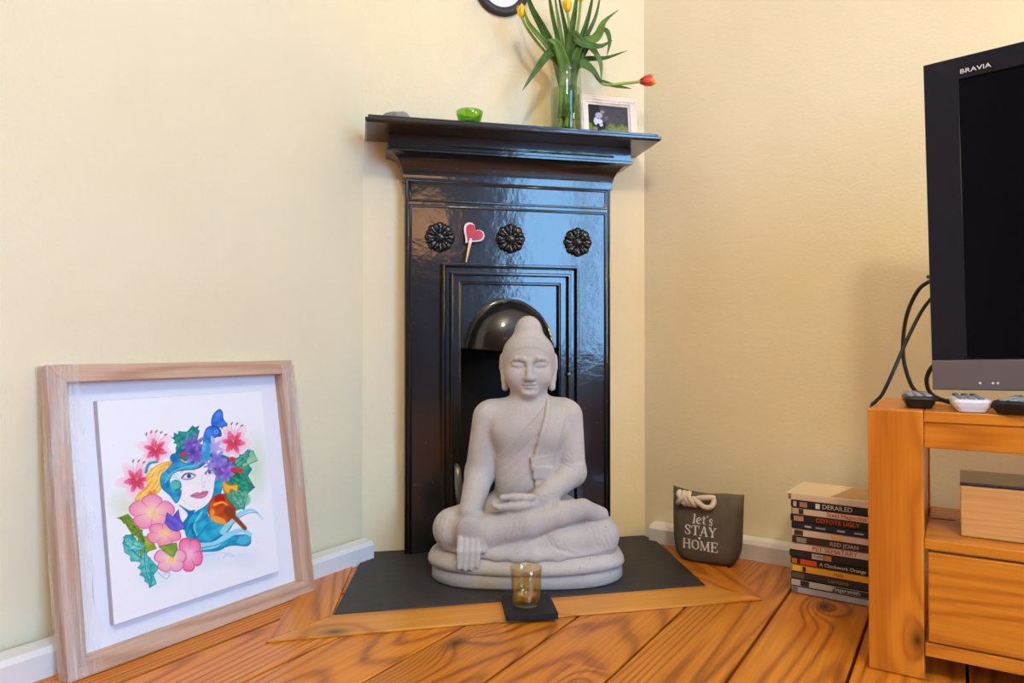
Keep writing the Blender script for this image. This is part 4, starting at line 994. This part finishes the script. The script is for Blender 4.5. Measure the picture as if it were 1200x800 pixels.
G = {  # cell height 1, advance
 'H': (.86, [bar(.16,0,.16,1,TK), bar(.70,0,.70,1,TK), bar(.16,.52,.70,.52,TN), bar(.02,.03,.30,.03,SF), bar(.02,.97,.30,.97,SF), bar(.56,.03,.84,.03,SF), bar(.56,.97,.84,.97,SF)]),
 'O': (.86, curve_bar([(.43,.98),(.13,.78),(.10,.5),(.13,.22),(.43,.02),(.73,.22),(.76,.5),(.73,.78),(.43,.98)], [TN,TK,TK,TK,TN,TK,TK,TK,TN])),
 'M': (1.04, [bar(.14,0,.17,1,TN), bar(.17,1,.52,.04,TK), bar(.52,.04,.86,1,TN), bar(.88,0,.87,1,TK), bar(.0,.03,.28,.03,SF), bar(.74,.03,1.02,.03,SF), bar(.02,.97,.22,.97,SF), bar(.82,.97,1.02,.97,SF)]),
 'E': (.74, [bar(.16,0,.16,1,TK), bar(.02,.03,.66,.03,SF), bar(.02,.97,.64,.97,SF), bar(.16,.52,.50,.52,TN), bar(.65,.0,.67,.26,SF), bar(.63,1,.64,.76,SF), bar(.5,.40,.5,.64,SF)]),
 'S': (.68, curve_bar([(.56,.72),(.50,.92),(.32,.98),(.14,.86),(.13,.68),(.32,.54),(.52,.40),(.55,.18),(.36,.02),(.16,.06),(.08,.30)], [SF,TN,TN,TK,TK,TK,TK,TK,TN,TN,SF])+[bar(.58,.68,.56,.98,SF), bar(.07,.02,.06,.34,SF)]),
 'T': (.76, [bar(.38,0,.38,1,TK), bar(.04,.97,.72,.97,SF), bar(.22,.03,.54,.03,SF), bar(.05,.98,.03,.72,SF), bar(.71,.98,.73,.72,SF)]),
 'A': (.84, [bar(.12,.02,.42,1,TN), bar(.42,1,.74,.02,TK), bar(.24,.36,.60,.36,TN), bar(.0,.03,.26,.03,SF), bar(.58,.03,.88,.03,SF)]),
 'Y': (.82, [bar(.12,.98,.42,.46,TK), bar(.72,.98,.42,.46,TN), bar(.42,.5,.42,.02,TK), bar(.26,.03,.58,.03,SF), bar(.0,.97,.28,.97,SF), bar(.58,.97,.84,.97,SF)]),
 'l': (.36, [bar(.17,0,.22,1.02,TK), bar(.04,.03,.32,.03,SF), bar(.08,.98,.2,.99,SF)]),
 'e': (.56, curve_bar([(.08,.36),(.30,.40),(.48,.46),(.44,.62),(.30,.68),(.12,.54),(.08,.30),(.16,.08),(.32,.02),(.50,.14)], [TN,TN,TK*.8,TN,TN,TK,TK,TK,TN,SF])),
 't': (.42, [bar(.18,.10,.22,.88,TK*.9), bar(.04,.65,.40,.65,SF)]+curve_bar([(.18,.14),(.24,.02),(.40,.10)], [TK*.8,TN,SF])),
 "'": (.24, [bar(.14,1.0,.08,.78,TN*1.4)]),
 's': (.48, curve_bar([(.40,.52),(.34,.66),(.22,.68),(.10,.58),(.12,.44),(.28,.34),(.38,.22),(.32,.05),(.18,.01),(.06,.16)], [SF,TN,TN,TK*.8,TK*.8,TK*.8,TK*.8,TN,TN,SF])),
}
def face_y(x, z):   # front surface of the bag
    zs = [0, .014, .04, .075, .11, .14, .155]; hd = [.030, .041, .042, .040, .034, .025, .016]
    h_ = np.interp(z, zs, hd); xx = min(1, abs((x-bcx)/.0745)); t = xx**(1/.55)
    s = math.sqrt(max(0, 1-t*t)); y = .042-h_*s**.75+.0016*math.sin((x-bcx)*70+z*90)+.0012*math.sin((x-bcx)*130-z*60)
    return y
def letters(word, x, z, hgt, xs=1., name='lettering'):
    for ch in word:
        adv, quads = G[ch]; mb = MB()
        for qd in quads:
            ps = []
            for (a, b) in qd:
                X = x+a*hgt*xs; Z = z+b*hgt; ps.append((X, face_y(X, Z)-.0022, Z))
            back = [(p[0], p[1]+.0014, p[2]) for p in ps]
            mb.add(ps+back, [(0, 1, 2, 3), (7, 6, 5, 4), (0, 4, 5, 1), (1, 5, 6, 2), (2, 6, 7, 3), (3, 7, 4, 0)])
        mb.obj('letter', M['white_print'], bag); x += adv*hgt*xs+.06*hgt
letters("let's", -.0475, .0870, .0200, 1.0)
letters('STAY', -.0640, .0625, .0205, 1.05)
letters('HOME', -.0690, .0310, .0210, 1.03)
hp = [(math.sin(t)**3*16, 13*math.cos(t)-5*math.cos(2*t)-2*math.cos(3*t)-math.cos(4*t)) for t in [2*math.pi*k/24 for k in range(24)]]
MB().prism_y([(-.0300+x*.00020, .0570+y*.00020) for x, y in hp], face_y(-.0300, .0570)-.0024, face_y(-.0300, .0570)-.0006).obj('heart_mark', M['white_print'], bag)

# ------------------------------------------------------------------ candle holder on black coaster
coa = MB().loft([rrect(.0455, .0485, 0, .001, 2), rrect(.0455, .0485, .011, .001, 2)]).obj('coaster', M['rubber'], bevel=.0012, loc=(-.0520, -.4345, .0058), rot=(0, 0, R(-6)))
tag(coa, 'square black coaster under the amber glass candle holder', 'coaster')
ch = thing('candle_holder', 'amber glass tumbler candle holder on a black coaster', 'candle holder', (-.057, -.4345, .0170))
prof_o = [(.0235, 0), (.0262, .004), (.0268, .012), (.0272, .03), (.0282, .052), (.0292, .0665)]
gl = MB(); n = 48; rings = []
for k_, (r0, z) in enumerate(prof_o):
    rings.append([((r0-(.0010*abs(math.sin(9*a)) if z < .014 else 0))*math.cos(a), (r0-(.0010*abs(math.sin(9*a)) if z < .014 else 0))*math.sin(a), z) for a in [2*math.pi*k/n for k in range(n)]])
rings.append([(.0284*math.cos(2*math.pi*k/n), .0284*math.sin(2*math.pi*k/n), .0672) for k in range(n)])
for r0, z in ((.0274, .0665), (.0262, .05), (.0252, .02), (.0242, .007)): rings.append([(r0*math.cos(2*math.pi*k/n), r0*math.sin(2*math.pi*k/n), z) for k in range(n)])
gl.loft(rings, True).obj('glass', M['gold_glass'], ch, smooth=True)
# embossed medallion rings on the front
for rr in (.0135, .0165):
    pts = []
    for k in range(25):
        a = 2*math.pi*k/24; x = rr*math.cos(a); z = .036+rr*math.sin(a)*1.05; th = -math.pi/2-.2+x/.0278
        pts.append((.0281*math.cos(th), .0281*math.sin(th), z))
    MB().tube(pts, .0008, 6).obj('embossed_ring', M['gold_glass'], ch, smooth=True)
MB().lathe([(.0185, 0), (.0190, .001), (.0190, .013), (.0182, .0135), (.0182, .012), (.0005, .012)], 32, (0, 0, .0075)).obj('tealight_cup', M['tin'], ch, smooth=False)
MB().lathe([(.0180, 0), (.0180, .011), (.002, .0105), (.0015, .015), (.0004, .0152)], 32, (0, 0, .0085)).obj('tealight_wax', M['candle_wax'], ch)

# ------------------------------------------------------------------ things on the mantel shelf
ZS = .9797
# green glass tealight holder
gg = thing('glass_bowl', 'small green glass tealight bowl on the mantel shelf', 'bowl', (-.1065, -.085, ZS))
MB().lathe([(.019, 0), (.0205, .001), (.0300, .0330), (.0310, .0395), (.0300, .0400), (.0285, .0330), (.0185, .004), (.0004, .004)], 40).obj('glass', M['green_glass'], gg, smooth=True)
MB().lathe([(.0170, .0045), (.0170, .016), (.0160, .0165), (.0004, .0160)], 24).obj('tealight', P('plum_wax', rgb(120, 66, 60), .5), gg, smooth=False)
# flat grey stone
pm = bmesh.new(); bmesh.ops.create_icosphere(pm, subdivisions=4, radius=1)
for v in pm.verts:
    v.co = Vector((v.co.x*.035, v.co.y*.026, v.co.z*.0155*(1+.12*math.sin(v.co.x*4)) ))+v.co*.0016*math.sin(v.co.x*7+v.co.y*5)
me = bpy.data.meshes.new('pebble'); pm.to_mesh(me); pm.free()
pb = link('pebble', me, M['grey_stone'], smooth=True, loc=(-.271, -.07, ZS+.0165)); tag(pb, 'flat grey pebble at the end of the mantel shelf', 'pebble')
# photo frame
pf = thing('photo_frame', 'whitewashed photo frame with dark landscape snapshot on the mantel shelf', 'photo frame', (.1655, -.070, ZS+.0008), (R(-6), 0, R(3)))
PW, PH, PM_ = .150, .1135, .023
o4 = [(0, 0), (PW, 0), (PW, PH), (0, PH)]
def fr_ring(i0, y0, i1, y1):
    a = [(i0, i0), (PW-i0, i0), (PW-i0, PH-i0), (i0, PH-i0)]; b = [(i1, i1), (PW-i1, i1), (PW-i1, PH-i1), (i1, PH-i1)]
    return a, b
prof = [(0, .012), (0, .001), (.003, -.001), (.006, .0005), (.008, -.002), (.018, -.001), (.020, .002), (.023, .003), (.023, .012)]
for k in range(4):
    rings = []
    for e in (k, (k+1) % 4):
        sx, sz = [(1, 1), (-1, 1), (-1, -1), (1, -1)][e]; cx, cz = o4[e]
        rings.append([(cx+sx*i_, y_, cz+sz*i_) for i_, y_ in prof])
    MB().loft(rings).obj('frame_rail', M['frame_white'], pf)
for k in range(34):   # beaded strip along the top rail
    MB().box(.006+k*.0041, .0086+k*.0041, -.003, -.001, PH-.0135, PH-.0105).obj('bead', M['frame_white'], pf)
MB().box(.018, PW-.018, .006, .010, .018, PH-.018).obj('back', M['soot'], pf)
def snap(u, v):
    img = np.empty(u.shape+(3,)); nz = np.sin(u*37+3*np.sin(v*21))*np.cos(v*29+2*np.sin(u*17))
    bg = np.where((u+v*.15)[..., None] > .42, np.array([74, 72, 80]), np.array([34, 38, 32])); img[:] = bg+nz[..., None]*7
    g = np.clip((.36+.05*np.sin(u*24)+.03*np.sin(u*61)-v)*9, 0, 1)*np.clip((u-.40)*9, 0, 1); img = img*(1-g[..., None])+g[..., None]*(np.array([112, 132, 70])+nz[..., None]*18)
    def el(cx, cy, rx, ry, c, a=1.):
        nonlocal img; d = np.sqrt(((u-cx)/rx)**2+((v-cy)/ry)**2); al = np.clip((1-d)*5, 0, 1)*a; img = img*(1-al[..., None])+al[..., None]*np.array(c)
    el(.30, .30, .16, .22, (40, 36, 36)); el(.40, .50, .07, .14, (92, 78, 78)); el(.27, .62, .10, .13, (176, 168, 206)); el(.36, .76, .06, .08, (150, 130, 136)); el(.19, .40, .06, .16, (196, 208, 226)); el(.28, .40, .09, .10, (206, 220, 236)); el(.32, .28, .05, .08, (190, 206, 224)); el(.17, .12, .07, .09, (140, 118, 104)); el(.38, .06, .08, .05, (150, 130, 112)); el(.46, .56, .05, .09, (110, 96, 100)); el(.02, .16, .10, .20, (130, 150, 60), .8)
    return np.clip(img, 0, 255)
print_grid('photograph', 110, 76, (.0228, .0055, .0228), (PW-.0456, 0, 0), (0, 0, PH-.0456), snap, pf, M['print'])
MB().loft([[(.06, .012, .001), (.09, .012, .001), (.09, .012, .08), (.06, .012, .08)], [(.06, .050, .001+.006), (.09, .050, .007), (.09, .014, .08), (.06, .014, .08)]]).obj('easel_back', M['soot'], pf)
# ---- glass vase with tulips
VX, VY = .124, -.085
va = thing('glass_vase', 'clear glass cylinder vase holding tulips on the mantel shelf', 'vase', (VX, VY, ZS))
MB().lathe([(.033, 0), (.0365, .002), (.0375, .012), (.0375, .118), (.0355, .130), (.0345, .146), (.0360, .158), (.0350, .1585), (.0330, .146), (.0342, .130), (.0355, .118), (.0355, .014), (.031, .009), (.0004, .009)], 48).obj('glass', M['glass'], va, smooth=True)
MB().lathe([(.030, .0100), (.0350, .0150), (.0350, .108), (.0004, .108)], 40).obj('water', M['water'], va, smooth=False)
def leaf(pts, wid, parent, mat, twist=0., fold=.25, n=9):
    """tapered, slightly folded blade following a path (pts are world, made local to the tulip root)"""
    base = Vector(parent.location); P_ = [Vector(tuple(p))-base for p in spline(pts, n)]; N = len(P_)
    vs = []; m = 5; rowsn = []
    view = Vector((-.45, -1, .0)).normalized()
    for i, p in enumerate(P_):
        t = i/(N-1); d = (P_[min(i+1, N-1)]-P_[max(i-1, 0)]).normalized()
        side = d.cross(view).normalized(); nr = side.cross(d).normalized()
        ca, sa = math.cos(twist*(t-.3)), math.sin(twist*(t-.3)); side, nr = side*ca+nr*sa, nr*ca-side*sa
        wv = wid*max(.04, (math.sin(math.pi*min(1, (t*.95+.05)))**.75)*(1-.12*t))
        for k in range(m):
            s = -1+2*k/(m-1); vs.append(p+side*(s*wv/2)+nr*(fold*wv*(s*s-.3)*.6))
    fs = [(i*m+k, i*m+k+1, i*m+m+k+1, i*m+m+k) for i in range(N-1) for k in range(m-1)]
    o = MB().add(vs, fs).obj('leaf', mat, parent, smooth=True)
    sm = o.modifiers.new('solid', 'SOLIDIFY'); sm.thickness = .0009; return o
def bloom_head(parent, loc, axis, size, mat, open_=.1, n=6):
    q = Vector(axis).to_track_quat('Z', 'Y').to_euler(); base = Vector(parent.location)
    for k in range(n):
        a0 = 2*math.pi*k/n+(0.5 if k % 2 else 0)*.2; inner = .90 if k % 2 else 1.0; vs = []; nu, nv = 6, 9
        for j in range(nv+1):
            t = j/nv; rad = size*inner*(.44*math.sin(math.pi*min(1, .08+t*.70))**.8+open_*t*t*.3)
            hw = (.62*math.sin(math.pi*(t*.93+.03))**.6+.03) if t < .97 else .06
            for i in range(nu+1):
                s = -1+2*i/nu; a = a0+s*hw
                vs.append((rad*math.cos(a), rad*math.sin(a), size*1.35*t*inner-.10*size*s*s*t))
        fs = [(j*(nu+1)+i, j*(nu+1)+i+1, (j+1)*(nu+1)+i+1, (j+1)*(nu+1)+i) for j in range(nv) for i in range(nu)]
        o = MB().add(vs, fs).obj('petal', mat, parent, smooth=True, loc=Vector(loc)-base, rot=q)
        sm = o.modifiers.new('solid', 'SOLIDIFY'); sm.thickness = .0008
LF, LG = M['leaf'], M['leaf2']
Y = lambda x, z, y=-.085: (x, y, z)
def tulip(label, foot, path, head_axis, size, mat, leaves):
    t = thing('tulip', label, 'tulip', (foot[0], foot[1], ZS+.012), group='tulips in the glass vase')
    base = Vector(t.location); pts = [Vector(tuple(p))-base for p in spline([(foot[0], foot[1], ZS+.012)]+path, 9)]
    MB().tube(pts, [.0046 if p.z < .10 else .0034 for p in pts], 8).obj('stem', M['stem'], t, smooth=True)
    bloom_head(t, path[-1], head_axis, size, mat)
    for k, (pts_, wd_, mt, tw) in enumerate(leaves):
        if pts_[0][2] > 1.11: pts_ = [(foot[0]+.006*(k-1.5), foot[1]-.004, ZS+.035), (.5*(foot[0]+pts_[0][0]), pts_[0][1], 1.07)]+pts_[0:]
        leaf(pts_, wd_, t, mt, tw)
tulip('yellow tulip nodding out beside the round clock', (.135, -.080), [(.112, -.085, 1.10), (.100, -.085, 1.145), (.054, -.090, 1.190), (.026, -.095, 1.222), (.0155, -.095, 1.243)], (-.12, 0, 1), .024, M['yellow'],
      [([(.112, -.085, 1.12), (.106, -.088, 1.168), (.078, -.105, 1.162), (.044, -.115, 1.118), (.010, -.118, 1.066)], .026, LF, .6),
       ([(.110, -.085, 1.12), (.095, -.090, 1.172), (.066, -.100, 1.217), (.034, -.105, 1.268), (.015, -.105, 1.325)], .022, LF, .5),
       ([(.112, -.090, 1.11), (.104, -.095, 1.150), (.070, -.104, 1.185), (.030, -.106, 1.225), (.016, -.105, 1.262)], .013, LG, .3)])
tulip('yellow tulip standing tall beside its narrow leaves', (.108, -.098), [(.112, -.090, 1.08), (.110, -.088, 1.16), (.096, -.088, 1.24), (.083, -.088, 1.300)], (-.1, 0, 1), .022, M['yellow'],
      [([(.115, -.09, 1.12), (.104, -.095, 1.190), (.084, -.098, 1.270), (.074, -.098, 1.345)], .014, LF, .4),
       ([(.118, -.085, 1.12), (.114, -.085, 1.200), (.104, -.08, 1.270), (.094, -.08, 1.335)], .012, LG, -.4),
       ([(.118, -.10, 1.125), (.104, -.112, 1.160), (.090, -.116, 1.183), (.070, -.116, 1.19)], .028, LG, .3)])
tulip('yellow tulip rising from the middle of the bunch', (.120, -.068), [(.126, -.086, 1.09), (.130, -.09, 1.18), (.128, -.095, 1.24), (.124, -.098, 1.266)], (-.05, 0, 1), .025, M['yellow'],
      [([(.128, -.09, 1.12), (.132, -.098, 1.210), (.140, -.102, 1.265), (.150, -.102, 1.342)], .020, LF, .3),
       ([(.126, -.09, 1.12), (.126, -.085, 1.210), (.114, -.085, 1.273), (.100, -.085, 1.336)], .013, LF, .5),
       ([(.130, -.10, 1.12), (.136, -.112, 1.150), (.148, -.116, 1.180), (.166, -.112, 1.206)], .026, LF, .5)])
tulip('yellow tulip with the broad curling leaf on its stem', (.140, -.096), [(.134, -.086, 1.09), (.146, -.085, 1.19), (.156, -.085, 1.26), (.160, -.085, 1.300)], (.08, 0, 1), .022, M['yellow'],
      [([(.136, -.085, 1.12), (.160, -.085, 1.205), (.180, -.085, 1.268), (.198, -.085, 1.356)], .018, LF, .4),
       ([(.138, -.085, 1.12), (.172, -.08, 1.212), (.199, -.08, 1.272), (.216, -.08, 1.348)], .013, LF, -.3),
       ([(.136, -.09, 1.12), (.158, -.10, 1.188), (.196, -.10, 1.214), (.214, -.098, 1.252), (.250, -.095, 1.286)], .032, LG, 1.0),
       ([(.128, -.10, 1.14), (.130, -.112, 1.205), (.156, -.120, 1.186), (.196, -.120, 1.184), (.228, -.116, 1.203)], .024, LF, .5)])
tulip('orange tulip drooping sideways over the photo frame', (.116, -.112), [(.132, -.092, 1.09), (.146, -.10, 1.150), (.172, -.110, 1.138), (.205, -.112, 1.100), (.255, -.112, 1.104), (.298, -.112, 1.112)], (1, -.1, .18), .031, M['orange'],
      [([(.134, -.09, 1.12), (.166, -.09, 1.160), (.220, -.09, 1.170), (.276, -.09, 1.193)], .018, LF, .6),
       ([(.132, -.10, 1.12), (.150, -.112, 1.142), (.176, -.116, 1.130), (.203, -.116, 1.100)], .028, LF, .5),
       ([(.136, -.09, 1.12), (.164, -.10, 1.192), (.198, -.108, 1.158), (.204, -.108, 1.106)], .020, LG, .8),
       ([(.138, -.09, 1.12), (.176, -.09, 1.196), (.216, -.09, 1.236), (.230, -.09, 1.214), (.224, -.09, 1.175)], .020, LF, 1.1),
       ([(.202, -.112, 1.108), (.230, -.112, 1.098), (.280, -.106, 1.096)], .010, LF, .3)])
# ---- small heart on a peg leaning on the moulding
ht = thing('heart_peg', 'red heart with white rim on a wooden peg on the fireplace panel', 'ornament', (-.1105, -.054, .6775), (R(-4), R(10), 0))
hp2 = [(x*.00172, y*.00172) for x, y in hp]; hr = [(x*.00142+.001, y*.00142+.001) for x, y in hp]
hx_, hz_ = .0045, .070; ca, sa = math.cos(R(-28)), math.sin(R(-28))
rotp = lambda pts: [(hx_+x*ca-y*sa, hz_+x*sa+y*ca) for x, y in pts]
MB().prism_y(rotp(hp2), -.0035, 0).obj('heart_rim', M['heart_white'], ht, bevel=.0008)
MB().prism_y(rotp(hr), -.0052, -.0030).obj('heart', M['heart_red'], ht, bevel=.0014, seg=3)
MB().prism_y([(-.0012, 0), (.0012, 0), (.0058, .052), (-.0022, .052)], -.0065, -.0036).obj('peg', M['peg_wood'], ht, bevel=.0005)
MB().prism_y([(-.002, .046), (.0052, .046), (.0044, .058), (-.0004, .058)], -.0072, -.0052).obj('tag', M['heart_white'], ht)
# ---- round wall clock
ck = thing('wall_clock', 'small round wall clock with dark rim and white face', 'clock', (-.0135, -.0005, 1.353), (R(90), 0, 0))
MB().lathe([(.066, 0), (.0665, .008), (.060, .014), (.050, .012), (.0455, .008), (.0455, .003), (.0455, 0)], 56).obj('rim', M['clock_rim'], ck, smooth=True)
MB().lathe([(.0452, .002), (.0452, .0055), (.0004, .0055)], 48).obj('face', M['clock_face'], ck)
for a, L_ in ((60, .028), (-20, .036)):
    MB().box(-.0012, .0012, -.004, L_, .0056, .0068).obj('hand', M['clock_rim'], ck, rot=(0, 0, R(a)))

# ------------------------------------------------------------------ lamps of the room (behind the viewer)
def lamp_point(name, loc, col, power, rad):
    l = bpy.data.lights.new(name, 'POINT'); l.color = col; l.energy = power; l.shadow_soft_size = rad
    o = bpy.data.objects.new(name, l); COL.objects.link(o); o.location = loc
lamp_point('ceiling_lamp_light', (-.25, -2.5, 2.3), (1, .85, .62), 84, .12)
lamp_point('table_lamp_light', (1.22, -1.30, .78), (1, .64, .14), 27, .10)
lamp_point('floor_lamp_light', (.05, -3.0, 1.28), (1, .50, .20), 10, .18)
